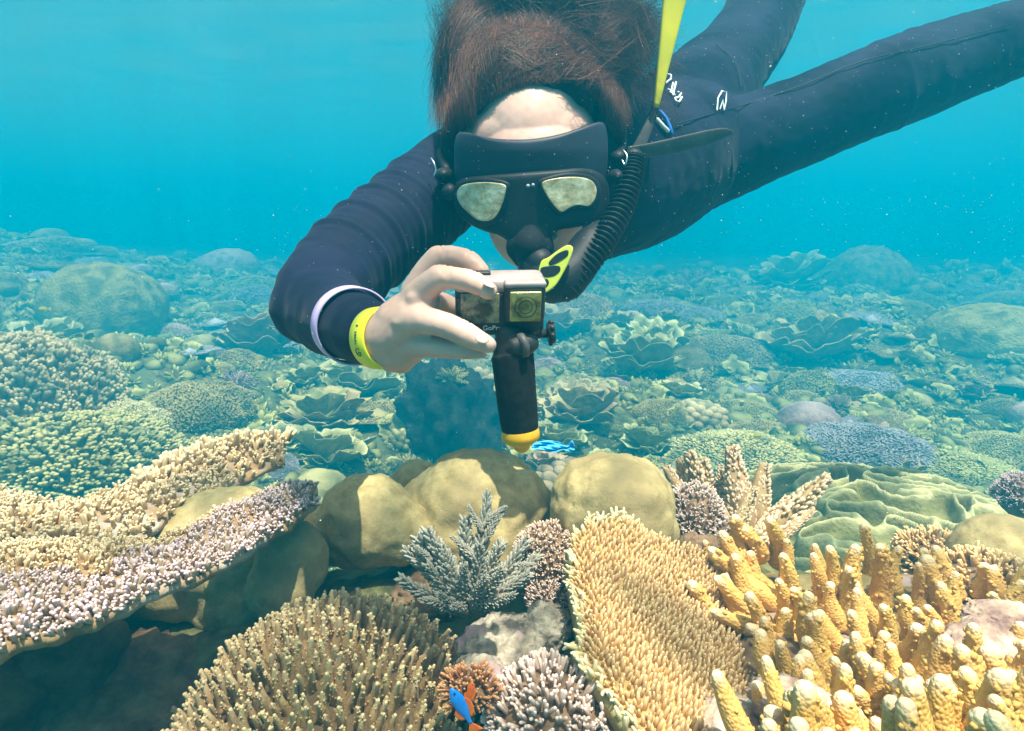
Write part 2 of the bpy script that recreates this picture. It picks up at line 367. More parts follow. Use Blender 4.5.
body.add(tube([Hd(0, .012, .078), Hd(0, -.010, .090), Hd(0, -.030, .098)], [.008, .011, .014], 14, 4))  # nose
body.add(ell(Hd(0, -.060, .078), (.024, .011, .012), 3, RH))        # mouth mound
body.add(tube([Hd(0, -.04, -.03), W(550, 190, .92)], [.055, .062], 20, 4))
body.add(chain([(550, 190, .92, 60), (500, 180, .89, 50), (455, 182, .86, 34), (382, 232, .765, 30), (316, 298, .66, 26), (345, 318, .57, 24), (383, 340, .475, 20)]))
# hand: palm
body.add(chain([(379, 337, .478, 24), (392, 334, .472, 27), (408, 318, .465, 27), (420, 303, .460, 21)]))
body.add(chain([(384, 348, .478, 21), (400, 350, .474, 21), (412, 342, .47, 19)]))
body.add(chain([(402, 362, .478, 12), (393, 358, .478, 15)]))
# index finger, middle finger, ring finger seen through the gap, thumb, little finger
body.add(chain([(412, 302, .458, 15), (420, 293, .454, 14.5), (436, 279.5, .446, 13.2), (441, 277.5, .444, 13.4), (455, 278, .439, 11.2), (470, 281, .434, 11.6), (476, 283.5, .433, 11.2), (489, 291, .430, 9.2)]))
body.add(chain([(414, 292, .478, 14), (426, 272, .474, 12.6), (436, 260, .471, 12.6), (442, 257.5, .470, 12.6), (456, 257, .465, 10.8), (470, 262, .460, 11), (481, 271, .457, 8.6)]))
body.add(chain([(420, 300, .492, 11.5), (440, 302, .500, 10.5), (457, 309, .503, 9)]))
body.add(chain([(396, 320, .464, 21), (414, 319, .452, 17.5), (428, 321, .445, 14.2), (442, 324, .440, 13.0), (455, 329, .436, 12.8), (461, 331.5, .4345, 13.0), (474, 338, .431, 11.4), (488, 345, .429, 8.8)]))
body.add(chain([(398, 344, .470, 20), (418, 345, .462, 14), (442, 348, .452, 10.5), (460, 350, .447, 9.6), (482, 353, .442, 6)]))
for x, y, d, r in ((413, 299, .441, 7.5), (404, 309, .443, 7.5), (399, 322, .442, 7)): body.add(ell(W(x, y, d+.006), r*d/FPX, 3))   # knuckles
for a_, b_ in (((386, 326, .452), (411, 300, .444)), ((384, 332, .452), (400, 318, .443))): body.add(tube([W(*a_)+CF*.010, W(*b_)+CF*.008], .0035, 10, 3))   # tendons
body.add(chain([(376, 340, .486, 22.5), (386, 344, .480, 22)]))
bs = remesh(body.shape(), .0016, 5, 'body')
bV = bs[0]; bN = vnormals(bs)
def crease(px, py, d, dx, dy, w=.0008, dep=.0009, ln=.008):
    global bV
    c = W(px, py, d); ax_ = unit(CR*dx-CU*dy); rel = bV-c; s_ = rel @ ax_; lat = rel @ unit(CR*dy+CU*dx); near = np.exp(-(s_/w)**2)*np.exp(-(lat/ln)**2)*(np.linalg.norm(rel, axis=1) < .018); bV = bV-bN*(dep*near)[:, None]
for px, py, d, dx, dy in ((439, 267, .43, .8, -.5), (443, 267, .43, .8, -.4), (447, 267, .43, .9, -.3), (471, 272, .42, .9, .4), (474, 273, .42, .9, .4), (458, 322, .42, .9, .4), (462, 324, .42, .9, .4), (466, 326, .42, .9, .4), (441, 247, .458, .9, -.3), (445, 247, .458, .9, -.1), (468, 252, .45, .9, .4), (480, 290, .42, .9, .5)):
    crease(px, py, d, dx, dy)
bV = bV+bN*((.00025*pnoise(bV*110)+.00015*pnoise(bV*260))*((bV @ CF) < np.dot(W(400, 300, .56), CF)))[:, None]; bs = (bV,)+bs[1:]
bmesh_o = obj('body', bs, dv, M_skin, label='pale skin of the forehead, cheeks and right hand')
# face pieces behind the mask
for s in (-1, 1):
    obj('eye', ell(Hd(s*.031, .002, .064), (.013, .011, .011), 3, RH), dv, M_eye)
obj('lips', ell(Hd(0, -.060, .089), (.021, .007, .006), 3, RH), dv, M_lip)
def nail(p, dn, du, r=(.0052, .0016, .0068)):
    R = np.stack([unit(np.cross(dn, du)), unit(dn), unit(du)], 1)
    obj('fingernail', ell(p, r, 2, R), dv, mat_nail)
mat_nail = mat('nail', (.74, .49, .40), .3, .4)
nail(W(489, 284.5, .423), CU*.9-CF*.55+CR*.2, CR*.9-CU*.45, (.0036, .0010, .0048))
nail(W(482, 339, .4195), CU*.55-CF*.9, CR*.95-CU*.3, (.0036, .0010, .0048))
# ---- wetsuit: one continuous surface
suit = G()
suit.add(chain([(555, 180, .93, 78), (585, 178, .98, 84), (640, 168, 1.06, 76), (676, 150, 1.14, 68)], 40))     # torso
suit.add(chain([(540, 205, .95, 56), (600, 205, 1.0, 54), (655, 190, 1.08, 46)], 32))
suit.add(chain([(676, 160, 1.14, 56), (705, 158, 1.14, 50), (745, 143, 1.13, 46), (800, 122, 1.13, 43.5), (850, 101, 1.14, 43), (892, 84, 1.15, 44), (940, 66, 1.17, 42), (1000, 45, 1.2, 38), (1075, 22, 1.24, 33), (1160, 0, 1.28, 25)], 40))
suit.add(chain([(676, 130, 1.16, 58), (700, 100, 1.24, 52), (722, 72, 1.30, 43), (742, 48, 1.34, 39), (758, 20, 1.38, 37), (776, -25, 1.42, 35), (796, -80, 1.46, 28), (812, -130, 1.5, 20)], 40))
suit.add(chain([(550, 165, .92, 64), (500, 160, .89, 50), (462, 170, .87, 44), (440, 190, .84, 47), (400, 220, .79, 47), (356, 256, .73, 46), (322, 292, .67, 44), (312, 306, .655, 40)], 36))
suit.add(chain([(318, 298, .665, 42), (330, 314, .62, 40), (346, 322, .57, 37), (362, 330, .525, 34), (376, 335, .495, 30.5)], 36))
suit.add(chain([(440, 160, .87, 18), (450, 152, .86, 22), (470, 150, .86, 26)], 24))       # collar fold at the shoulder
suit.add(chain([(600, 150, .92, 50), (635, 170, .95, 40), (668, 186, 1.02, 36), (650, 196, 1.12, 34)], 30))   # other arm held back along the chest
ss = remesh(suit.shape(), .0035, 7, 'suit')
V = ss[0]; N = vnormals(ss)
# wrinkles on the upper arm and fine slackness elsewhere
A0, A1 = W(440, 185, .84), W(318, 296, .665); ax = unit(A1-A0); L = np.linalg.norm(A1-A0)
rel = V-A0; s = rel @ ax; rad = np.linalg.norm(rel-s[:, None]*ax, axis=1)
msk = sstep(.0, .04, s)*sstep(L*.97, L*.70, s)*(rad < .075)
ph = s*230+2.2*pnoise(V*9)+1.2*(rel @ CU)*26
V = V+N*((.0030*np.maximum(0, np.sin(ph*.8))**4+.0006*np.sin(ph*2.3))*msk)[:, None]
V = V+N*(.0035*fbm(V*13, 3)+.0011*pnoise(V*55))[:, None]
B0, B1 = W(676, 160, 1.14), W(900, 84, 1.15); ax = unit(B1-B0); rel = V-B0; s = rel @ ax; rad = np.linalg.norm(rel-s[:, None]*ax, axis=1)
V = V+N*(.0022*np.maximum(0, np.sin(s*75+3*pnoise(V*6)+(rel @ CU)*15))**3*(rad < .12)*(sstep(0, .05, s)*sstep(.16, .05, s)+sstep(.33, .40, s)*sstep(.55, .44, s)))[:, None]
suit_o = obj('wetsuit', (V,)+ss[1:], dv, M_suit, label='dark navy wetsuit with creases round the upper arm')
def on_suit(px, py, lift=.001):
    """where the line of sight at px,py meets the wetsuit"""
    D = unit(W(px, py, 1)-np.array([0, 0, CAMZ])); rel = V-np.array([0, 0, CAMZ]); s = rel @ D; r = np.linalg.norm(rel-s[:, None]*D, axis=1)
    near = np.where(r < .006)[0]
    if not len(near): return W(px, py, 1.2)
    return D*(s[near].min()-lift)+np.array([0, 0, CAMZ])
def stroke(g, pts, w): g.add(tube(np.array([on_suit(x, y) for x, y in pts]), w, 6, 1))
g = G()
for pts in ([(668, 74), (671, 75), (671, 79), (668, 81), (666, 83)], [(668, 89), (673, 92)], [(673, 83), (671, 92)], [(676, 82), (673, 95)], [(670, 92), (675, 95)], [(678, 92), (681, 93), (679, 97), (675, 98), (676, 101), (679, 102), (682, 97)]):
    stroke(g, pts, .0016)
obj('white_lettering', g, dv, M_white)
g = G(); stroke(g, [(717, 110), (718, 98), (722, 91), (726, 92), (726, 101), (724, 110)], .0014); stroke(g, [(720, 109), (723, 100), (724, 109)], .0012)
obj('leg_emblem', g, dv, M_white)
g = G(); stroke(g, [(660, 111), (666, 118), (670, 127), (672, 134)], .0028); obj('blue_piping', g, dv, M_blueprint)
g = G(); stroke(g, [(657, 119), (663, 126), (668, 131)], .0030); obj('white_piping', g, dv, M_white)
# seams
def seam(rows, w=.0011):
    g = G(); g.add(tube(spline(np.array([on_suit(x, y, .0004) for x, y in rows]), 30), w, 6, 1)); obj('seam', g, dv, M_rub)
seam([(652, 146), (649, 165), (652, 190), (660, 214)]); seam([(676, 124), (740, 106), (800, 86), (860, 62), (930, 45), (1010, 24)]); seam([(716, 44), (735, 62), (742, 88)])
# ---- wristbands
def band(rows_c, rx_px, d, tilt, w, m, name, th=.0012, ry=None, open_=False):
    (cx, cy), ang = rows_c, tilt
    C = W(cx, cy, d); rp = rx_px*d/FPX
    a = unit(W(376, 335, .495)-W(330, 314, .62)) if ang is None else ang
    R = basis(a)[0]; n = 56; th_ = np.arange(n)/n*2*PI
    prof = [(-w/2, 0), (-w/2+th*.5, th), (w/2-th*.5, th), (w/2, 0), (w/2-th*.3, -th*.5), (-w/2+th*.3, -th*.5)]
    P = np.array([[C+R[:, 0]*math.cos(t)*(rp+q)+R[:, 1]*math.sin(t)*(rp+q)+R[:, 2]*z for (z, q) in prof+prof[:1]] for t in th_])
    o = obj(name, sheet(P, closed_u=True), dv, m); return C, R, rp
axf = unit(W(376, 335, .495)-W(330, 314, .62))
band((353, 325.5), 38.0, .549, None, .019, M_pur, 'lilac_wristband')
axh = unit(W(392, 336, .472)-W(372, 337, .500)+CR*.006)
bC, bR, brp = band((383.5, 338), 30.0, .482, axh, .020, M_band, 'yellow_wristband')
def on_band(t, z):
    return bC+(bR[:, 0]*math.cos(t)+bR[:, 1]*math.sin(t))*(brp+.0016)+bR[:, 2]*z
# facing angle of the band towards the camera
tt = np.linspace(-PI, PI, 360); fa = tt[np.argmax([np.dot(unit(np.array([0, 0, CAMZ])-bC), bR[:, 0]*math.cos(t)+bR[:, 1]*math.sin(t)) for t in tt])]
sg = 1 if on_band(fa+.2, 0)[2] < on_band(fa-.2, 0)[2] else -1
g = G(); cc = fa+sg*.42
g.add(tube(np.array([on_band(cc+.13*math.sin(a), .0028*math.cos(a)) for a in np.linspace(0, 5.6, 20)]), .00035, 5, 1))
g.add(tube(np.array([on_band(cc+.05, -.001), on_band(cc, .0008), on_band(cc+.03, .0018)]), .0003, 5, 1))
for k in range(5):
    c = fa-.22+sg*0+k*.085*sg
    g.add(tube(np.array([on_band(c, -.0012), on_band(c, .0012), on_band(c+.035, .0012 if k % 2 else -.0008), on_band(c+.035, -.0012)]), .00025, 5, 1))
g.add(tube(np.array([on_band(fa-sg*.42, -.001), on_band(fa-sg*.42, .001)]), .0005, 5, 1))
obj('band_print', g, dv, M_ink)
# ---- mask
HM = HO+HW*.0
def outline(pts, n=72):
    pts = np.array(pts, float); P = np.concatenate([pts[-2:], pts, pts[:3]]); out = []
    m = len(pts)
    for s in np.linspace(0, m, n, endpoint=False):
        i = int(s); t = s-i; p0, p1, p2, p3 = P[i+1], P[i+2], P[i+3], P[(i+4) % len(P)] if i+4 < len(P) else P[-1]
        out.append(.5*((2*p1)+(-p0+p2)*t+(2*p0-5*p1+4*p2-p3)*t*t+(-p0+3*p1-3*p2+p3)*t**3))
    return np.array(out)
def slab(pts, dfun, th, bevel=.003, center=None, n=72, back=None, rings=8, dome=0):
    """solid whose outline is given by line-of-sight px; dfun(px,py) its depth; th thickness away from the viewer"""
    O = outline(pts, n); C = O.mean(0) if center is None else np.array(center)
    fr = list(np.linspace(0.02, .9, rings))+[.95, .985, 1.0]; G_ = []
    scale = np.abs(O-C).mean()
    for f in fr:
        p = C+(O-C)*f; d = dfun(p[:, 0], p[:, 1]); e = (1-f)*scale*np.mean(d)/FPX
        drop = bevel*(1-math.sqrt(max(0, 1-max(0, 1-e/bevel)**2))) if bevel > 0 else 0
        G_.append(W(p[:, 0], p[:, 1], d+drop-dome*(1-f*f)))
    p = O; d = dfun(p[:, 0], p[:, 1])
    for z in (.5, 1.0): G_.append(W(*(p.T), d+bevel+(th-bevel)*z))
    p = C+(O-C)*.02; G_.append(W(*(p.T), np.mean(d)+th))
    return sheet(np.array(G_).transpose(1, 0, 2)[::-1], closed_u=True)
MC = 532.0
def dface(x, y):   # depth of the mask's front, curving back round the face
    t = (x-MC)/75.0; return .690+.020*t**2+.012*t**4+(y-200)*.00038
mask = None
skirt_pts = [(456, 136), (466, 132), (480, 136), (500, 139), (530, 139), (560, 134), (585, 126), (600, 122), (606, 128), (608, 150), (606, 175), (600, 186), (560, 184), (532, 186), (500, 188), (470, 190), (457, 186), (454, 160)]
mk = obj('mask', slab(skirt_pts, lambda x, y: dface(x, y)+.006+(y-150)*.00009+.006*np.clip((150-y)/25, 0, 1), .045, .007, (532, 160)), dv, M_skirt, label='black dive mask with two mirrored lenses')
frame_pts = [(454, 190), (462, 179), (480, 176), (505, 174), (530, 172), (555, 170), (580, 168), (598, 172), (608, 184), (609, 200), (604, 216), (592, 224), (572, 228), (556, 232), (548, 250), (546, 262), (530, 266), (516, 262), (512, 246), (500, 236), (484, 231), (466, 222), (455, 208)]
def mpart(name, sh, m): return obj(name, sh, dv, m)
def sub(parent, name, sh, m):
    o = bpy.data.objects.new(name, mesh_of(name, sh if isinstance(sh, tuple) else sh.shape(), m)); COL.objects.link(o); o.parent = parent
    o.matrix_parent_inverse = Matrix.Identity(4); o.location = -(Vector(parent.location)+Vector(parent.parent.location)); return o
sub(mk, 'frame', slab(frame_pts, lambda x, y: dface(x, y)-.006, .040, .007, (532, 205)), M_rub)
sub(mk, 'nose_pocket', remesh(G().add(tube(spline([W(532, 196, .716), W(531, 215, .714), W(530, 232, .712), W(529, 250, .714)], 12), np.linspace(.013, .023, 12), 24, 5)).add(ell(W(517, 247, .712), (.013, .015, .016), 3)).add(ell(W(543, 247, .712), (.013, .015, .016), 3)).add(tube([W(530, 246, .694), W(532, 262, .70)], [.019, .015], 20, 4)).shape(), .0015, 16, 'np'), mat('matte_nose_rubber', (.010, .010, .014), .8, .12, scale=20, bump=.2, bscale=300, bdist=.0006))
lens_l = [(457, 192), (463, 185), (477, 182.5), (492, 182.5), (505, 185), (505.5, 192), (502, 205), (496, 216), (488, 221), (476, 219), (464, 209), (458, 200)]
lens_r = [(542, 183), (552, 179), (568, 177), (582, 177.5), (592, 181), (596.5, 189), (595, 199), (589, 206), (578, 205), (569, 208), (562, 212), (555, 207), (546, 194)]
def grow(pts, k):
    p = np.array(pts, float); c = p.mean(0); return [tuple(c+(q-c)*(1+k/np.linalg.norm(q-c))) for q in p]
for pts in (lens_l, lens_r):
    sub(mk, 'lens_rim', slab(grow(pts, 4.5), lambda x, y: dface(x, y)-.0095, .006, .0028), M_rub)
    sub(mk, 'lens', slab(pts, lambda x, y: dface(x, y)-.0105, .004, .0006), M_lens)
sub(mk, 'logo_dot', G().add(ell(W(528, 186, .679), (.0022,)*3, 2)).add(ell(W(533, 185, .679), (.0022,)*3, 2)), mat('grey_print', (.35, .36, .38), .4))
sub(mk, 'buckle', remesh(G().add(ell(W(445, 176, .745), (.012, .024, .010), 3)).add(ell(W(450, 192, .735), (.010, .012, .010), 3)).shape(), .0015, 3, 'bk'), M_rub)
sub(mk, 'buckle', remesh(G().add(ell(W(615, 178, .735), (.010, .026, .010), 3)).add(ell(W(618, 158, .74), (.009, .012, .009), 3)).shape(), .0015, 3, 'bk'), M_rub)
sub(mk, 'strap', tube(spline([W(446, 170, .748), W(440, 150, .80), W(455, 125, .88), W(540, 110, .94), W(615, 130, .85), W(618, 165, .745)], 40), .006, 8, 1), M_rub)
sub(mk, 'strap_clip', tube(spline([W(431, 158, .742), W(434, 163, .738), W(436, 170, .738), W(434, 176, .738)], 12), .0011, 6, 1), M_metal)
sub(mk, 'strap_clip', G().add(tube(spline([W(623, 150, .72), W(627, 156, .715), W(625, 165, .715), W(622, 160, .718)], 12), .0012, 6, 1)), M_metal)
# ---- snorkel
P = spline([W(566, 290, .685), W(588, 262, .69), W(606, 236, .70), W(621, 208, .715), W(630, 180, .725), W(633, 160, .735)], 240)
ang = np.linspace(0, 30*2*PI, 240); R = .0135+.0022*np.sin(ang)
sn = obj('snorkel', tube(P, R, 28, 2), dv, M_rub, label='black snorkel with ribbed lower hose and bright yellow upper tube')
sub(sn, 'purge_chamber', remesh(G().add(chain([(536, 268, .70, 18), (548, 280, .692, 20), (560, 280, .69, 22), (574, 270, .697, 21), (590, 246, .708, 19), (600, 234, .716, 14)])).add(chain([(552, 290, .70, 14), (568, 282, .70, 18), (582, 262, .712, 17)])).add(chain([(530, 255, .70, 14), (540, 262, .69, 14)])).shape(), .0018, 4, 'pc'), M_rub)
gp = [(541, 262), (549, 257), (560, 249), (568, 245), (573, 248), (571, 257), (565, 270), (556, 285), (547, 292), (541, 292), (538, 278)]
dg_ = lambda x, y: .652+.0*x
gr = slab(gp, lambda x, y: .655+(y-265)*.00012, .008, .0012)
sub(sn, 'purge_cover', gr, M_lime)
for pts in ([(549, 262), (557, 254), (567, 250), (568, 255), (560, 261), (551, 265)], [(541, 268), (550, 266), (559, 266), (560, 271), (553, 276), (542, 276)], [(541, 280), (547, 279), (549, 283), (546, 287), (541, 287)]):
    sub(sn, 'slot', slab(pts, lambda x, y: .6543+(y-265)*.00012, .002, .0004, n=40, rings=4), M_rub)
def strip(pts, widths, th, side, name, par, m):
    P = spline([W(*p) for p in pts], 40); wv = np.interp(np.linspace(0, 1, 40), np.linspace(0, 1, len(widths)), widths)
    T = unit(np.gradient(P, axis=0)); S = unit(np.cross(T, side)); N_ = unit(np.cross(S, T)); n = 16; a = np.arange(n)/n*2*PI
    c, s_ = np.cos(a), np.sin(a); e = .45
    sx = np.sign(c)*np.abs(c)**e; sy = np.sign(s_)*np.abs(s_)**e
    Vv = P[:, None]+S[:, None]*(wv[:, None]*sx[None])[..., None]+N_[:, None]*(np.minimum(th, wv)[:, None]*sy[None])[..., None]
    Vv = np.concatenate([P[:1, None]+Vv[:1]*0, Vv, P[-1:, None]+Vv[:1]*0]) if False else Vv
    ends = np.concatenate([np.repeat(P[:1, None], n, 1), Vv, np.repeat(P[-1:, None], n, 1)])
    sh = sheet(ends.transpose(1, 0, 2)[::-1], closed_u=True)
    return sub(par, name, sh, m)
strip([(656, 107, .80), (662, 72, .79), (668, 38, .78), (675, -2, .77), (688, -60, .75)], [.0035, .0070, .0105, .0145, .019], .005, CF, 'upper_tube', sn, M_yel)
strip([(634, 156, .745), (646, 132, .80), (655, 107, .822), (662, 70, .812), (668, 35, .802), (676, -5, .79)], [.008, .007, .005, .004, .006, .008], .004, CF, 'barrel', sn, M_rub)
strip([(628, 153, .735), (650, 150, .75), (680, 144, .77), (705, 138, .79), (722, 133.5, .80), (733, 131.5, .81)], [.0075, .0085, .0095, .0095, .0070, .0015], .0022, CF*.8+CU*.5, 'strap_tail', mk, mat('brown_black_rubber', ((.035, .032, .030), (.06, .052, .046)), .4, .4, scale=30))
# ---- hair
cap_ = G()
cap_.add(ell(W(535, 20, .87), (.105, .095, .10), 4, np.stack([CR, CU, CF], 1)))
cap_.add(ell(W(475, 68, .835), (.038, .078, .055), 4, np.stack([CR, CU, CF], 1)))
cap_.add(ell(W(535, -60, .88), (.118, .10, .105), 4, np.stack([CR, CU, CF], 1)))
cap_.add(ell(W(604, 68, .84), (.026, .068, .05), 4, np.stack([CR, CU, CF], 1)))
cap_.add(ell(Hd(0, .102, -.034), (.088, .09, .10), 4, RH))
cap_.add(tube(spline([W(448, 142, .775), W(456, 122, .758), W(474, 98, .742), (W(508, 78, .726)), W(545, 68, .722), W(578, 76, .730), (W(603, 98, .752)), W(616, 122, .772), W(620, 140, .79)], 40), np.interp(np.linspace(0, 1, 40), [0, .2, .5, .8, 1], [.013, .015, .009, .014, .012]), 20, 4))
hc = remesh(cap_.shape(), .004, 34, 'hair'); hn = vnormals(hc)
hv = hc[0]+hn*(.006*fbm(hc[0]*22, 3))[:, None]
hair = obj('hair', (hv,)+hc[1:], dv, M_hair, label='loose brown hair floating round the head')
_rel = hv-np.array([0, 0, CAMZ]); _d = _rel @ CF; _px = 512+FPX*(_rel @ CR)/_d; _py = 365.5-FPX*(_rel @ CU)/_d
_nx, _ny = 150, 170; _map = np.full((_nx, _ny), 9.0); _ix = ((_px-400)/2).astype(int); _iy = ((_py+170)/2).astype(int); _ok = (_ix >= 0) & (_ix < _nx) & (_iy >= 0) & (_iy < _ny)
np.minimum.at(_map, (_ix[_ok], _iy[_ok]), _d[_ok])
for _k in range(3): _map = np.min([np.roll(_map, (i, j), (0, 1)) for i in (-1, 0, 1) for j in (-1, 0, 1)], axis=0)
_map[_map > 2] = .86
for _k in range(8): _map = np.mean([np.roll(_map, (i, j), (0, 1)) for i in (-1, 0, 1) for j in (-1, 0, 1)], axis=0)
def hair_depth(px, py):
    fx = np.clip((np.asarray(px)-400)/2, 0, _nx-2); fy = np.clip((np.asarray(py)+170)/2, 0, _ny-2); i = fx.astype(int); j = fy.astype(int); a = fx-i; b = fy-j
    return _map[i, j]*(1-a)*(1-b)+_map[i+1, j]*a*(1-b)+_map[i, j+1]*(1-a)*b+_map[i+1, j+1]*a*b
def strands(n, root, ctrl, end, d0=-.003, r=.00027, jit=.007, wave=3):
    g = []; K = 12; t = np.linspace(0, 1, K)
    R0 = np.array([root() for _ in range(n)]); C0 = np.array([ctrl() for _ in range(n)]); E0 = np.array([end() for _ in range(n)])
    B = (1-t)[None, :, None]**2*R0[:, None]+2*((1-t)*t)[None, :, None]*C0[:, None]+(t**2)[None, :, None]*E0[:, None]
    px, py = B[..., 0]+wave*np.sin(t[None]*rng.uniform(3, 9, (n, 1))+rng.uniform(0, 6, (n, 1)))*t[None], B[..., 1]+wave*np.cos(t[None]*rng.uniform(3, 9, (n, 1)))*t[None]
    d = hair_depth(px, py)+d0-np.abs(rng.normal(0, jit, (n, 1)))*(.3+t[None]); P = W(px, py, d)
    T = unit(np.gradient(P, axis=1)); X = unit(np.cross(T, CF)); Y = np.cross(T, X); th = np.arange(3)/3*2*PI
    rr = (r*rng.uniform(.6, 1.3, (n, 1))*(1-.75*t[None]**2))[..., None, None]
    Vv = P[:, :, None]+rr*(X[:, :, None]*np.cos(th)[None, None, :, None]+Y[:, :, None]*np.sin(th)[None, None, :, None])
    k = np.arange(K-1)[:, None]; j = np.arange(3)[None]; j2 = (j+1) % 3
    Q = np.stack([k*3+j, k*3+j2, (k+1)*3+j2, (k+1)*3+j], -1).reshape(-1, 4)
    Q = (Q[None]+(np.arange(n)*K*3)[:, None, None]).reshape(-1, 4)
    return (Vv.reshape(-1, 3), Q, E3(), np.repeat(rng.uniform(0, 1, n), K*3))
u_ = lambda a, b: rng.uniform(a, b)
hg = G()
hlx = np.array([462, 472, 487, 504, 530, 552, 575, 591, 603, 610.]); hly = np.array([128, 114, 102, 92, 84, 80, 82, 90, 106, 124.])
def hline(a, b):
    t = u_(a, b)*9; return float(np.interp(t, np.arange(10), hlx)), float(np.interp(t, np.arange(10), hly))
def fan(n, a, b, spread, up, **k):      # combed up and back from the hairline
    st = []
    def root():
        x, y = hline(a, b); st.append((x, y)); return (x+u_(-3, 3), y+u_(-9, 2))
    g0 = []; rr = [root() for _ in range(n)]; it = iter(rr); i1 = iter(rr); i2 = iter(rr)
    def c(): x, y = next(i1); return (537+(x-537)*u_(1.05, 1.25)+u_(-6, 6), y-u_(30, 55))
    def e(): x, y = next(i2); return (537+(x-537)*spread*u_(.85, 1.1)+u_(-10, 10), y-up*u_(.7, 1.2))
    return strands(n, lambda: next(it), c, e, **k)
hg.add(fan(3600, 0, 1, 1.35, 120, jit=.003, wave=4))
hg.add(strands(2200, lambda: (u_(500, 575), u_(40, 84)), lambda: (u_(520, 600), u_(0, 50)), lambda: (u_(590, 645), u_(10, 90)), jit=.004))
hg.add(strands(1500, lambda: (u_(495, 560), u_(30, 86)), lambda: (u_(470, 530), u_(-10, 50)), lambda: (u_(440, 480), u_(20, 110)), jit=.004))
hg.add(fan(900, 0, .3, 1.25, 80, jit=.006, wave=3))
hg.add(fan(900, .7, 1, 1.6, 90, jit=.010, wave=4))
hg.add(strands(1500, lambda: (u_(470, 520), u_(-20, 40)), lambda: (u_(432, 470), u_(10, 70)), lambda: (u_(436, 476), u_(84, 138)), jit=.006))
hg.add(strands(500, lambda: (u_(470, 500), u_(-30, 30)), lambda: (u_(425, 450), u_(10, 60)), lambda: (u_(430, 450), u_(60, 134)), wave=4, jit=.01))
hg.add(strands(1100, lambda: (u_(570, 606), u_(-10, 60)), lambda: (u_(600, 632), u_(20, 80)), lambda: (u_(600, 632), u_(86, 132)), jit=.008))
hg.add(strands(900, lambda: (u_(560, 600), u_(10, 80)), lambda: (u_(600, 640), u_(-5, 90)), lambda: (u_(632, 668), u_(22, 116)), wave=5, jit=.02, r=.00026))
hg.add(strands(420, lambda: (u_(580, 620), u_(-10, 50)), lambda: (u_(620, 655), u_(-14, 30)), lambda: (u_(645, 674), u_(0, 60)), wave=6, jit=.02, r=.00026))
hg.add(strands(420, lambda: (u_(575, 615), u_(0, 90)), lambda: (u_(615, 660), u_(-20, 100)), lambda: (u_(640, 688), u_(-20, 120)), wave=9, jit=.025, r=.0003))
hg.add(strands(160, lambda: (u_(470, 500), u_(0, 90)), lambda: (u_(430, 450), u_(-20, 100)), lambda: (u_(424, 442), u_(-20, 130)), wave=6, jit=.01, r=.00026))
hg.add(strands(1600, lambda: (u_(470, 600), u_(0, 60)), lambda: (u_(450, 620), u_(-50, 10)), lambda: (u_(436, 640), u_(-120, -30))))
hg.add(fan(1500, 0, 1, 1.2, 45, jit=.003, wave=2))
M_str = mat('hair_strands', ((.035, .011, .006), (.11, .036, .018)), .5, .35, scale=25, tip=(.30, .10, .05), t0=.55, t1=1.2)
so = bpy.data.objects.new('hair_strands', mesh_of('hair_strands', hg.shape(), M_str)); COL.objects.link(so); so.parent = hair
so.location = -(Vector(hair.location)+Vector(dv.location)); so['kind'] = 'stuff'

# ================================================================ ACTION CAMERA ON ITS GRIP
M_cbody = mat('camera_rubber', ((.018, .018, .020), (.032, .031, .033)), .5, .4, scale=60, bump=.3, bscale=900, bdist=.0003)
M_ctop = mat('grey_camera_shell', ((.30, .25, .25), (.37, .31, .31)), .5, .4, scale=60, bump=.2, bscale=900, bdist=.0003)  # lighter grey puts the sun on the black camera's top into the colour
M_cl = mat('lens_glass', ((.10, .085, .02), (.32, .27, .07), (.50, .44, .14)), .2, .8, metal=.3, scale=110, bump=.5, bscale=140, bdist=.001)  # mottled yellow stands in for the reflection on the lens
M_scr = mat('front_screen', ((.05, .045, .03), (.30, .28, .19), (.66, .40, .04)), .3, .4, scale=46, lo=.40, hi=.60)
ca = empty('action_camera', W(500, 306, .455), 'small black action camera with sunlit top painted grey pinched between the fingers on a black grip', 'camera')
ct, cr_ = math.radians(27), math.radians(-1.5)
U0 = unit(CR*math.cos(cr_)-CU*math.sin(cr_)+CF*.10); V0 = unit(CU*math.cos(ct)-CF*math.sin(ct)*1.0); V0 = unit(V0-U0*np.dot(U0, V0)); W0 = np.cross(U0, V0)   # W0 faces the photographer
RC = np.stack([U0, V0, W0], 1); CC = W(499.5, 303, .458)
def cb(h, r, c, name, m, par=ca, k=4):
    s = rbox(h, r, k); s = (CC+(s[0]+np.asarray(c)) @ RC.T,)+s[1:]
    if par is ca: return obj(name, s, ca, m)
    o = bpy.data.objects.new(name, mesh_of(name, s, m)); COL.objects.link(o); o.parent = par; o.location = -(Vector(par.location)+Vector(ca.location)); return o
bod = cb((.0325, .0220, .0130), .006, (0, 0, 0), 'body', M_cbody)
cb((.0328, .0065, .0133), .006, (0, .0160, 0), 'sunlit_top', M_ctop)
hsg = cb((.0148, .0150, .0062), .0055, (.0166, .0060, .0150), 'lens_housing', M_cbody)
cb((.0148, .0022, .0055), .0020, (.0166, .0205, .0150), 'housing_lip', M_ctop, hsg)
cb((.0112, .0112, .0012), .0010, (.0166, .0052, .0212), 'lens_glass', M_cl, hsg)
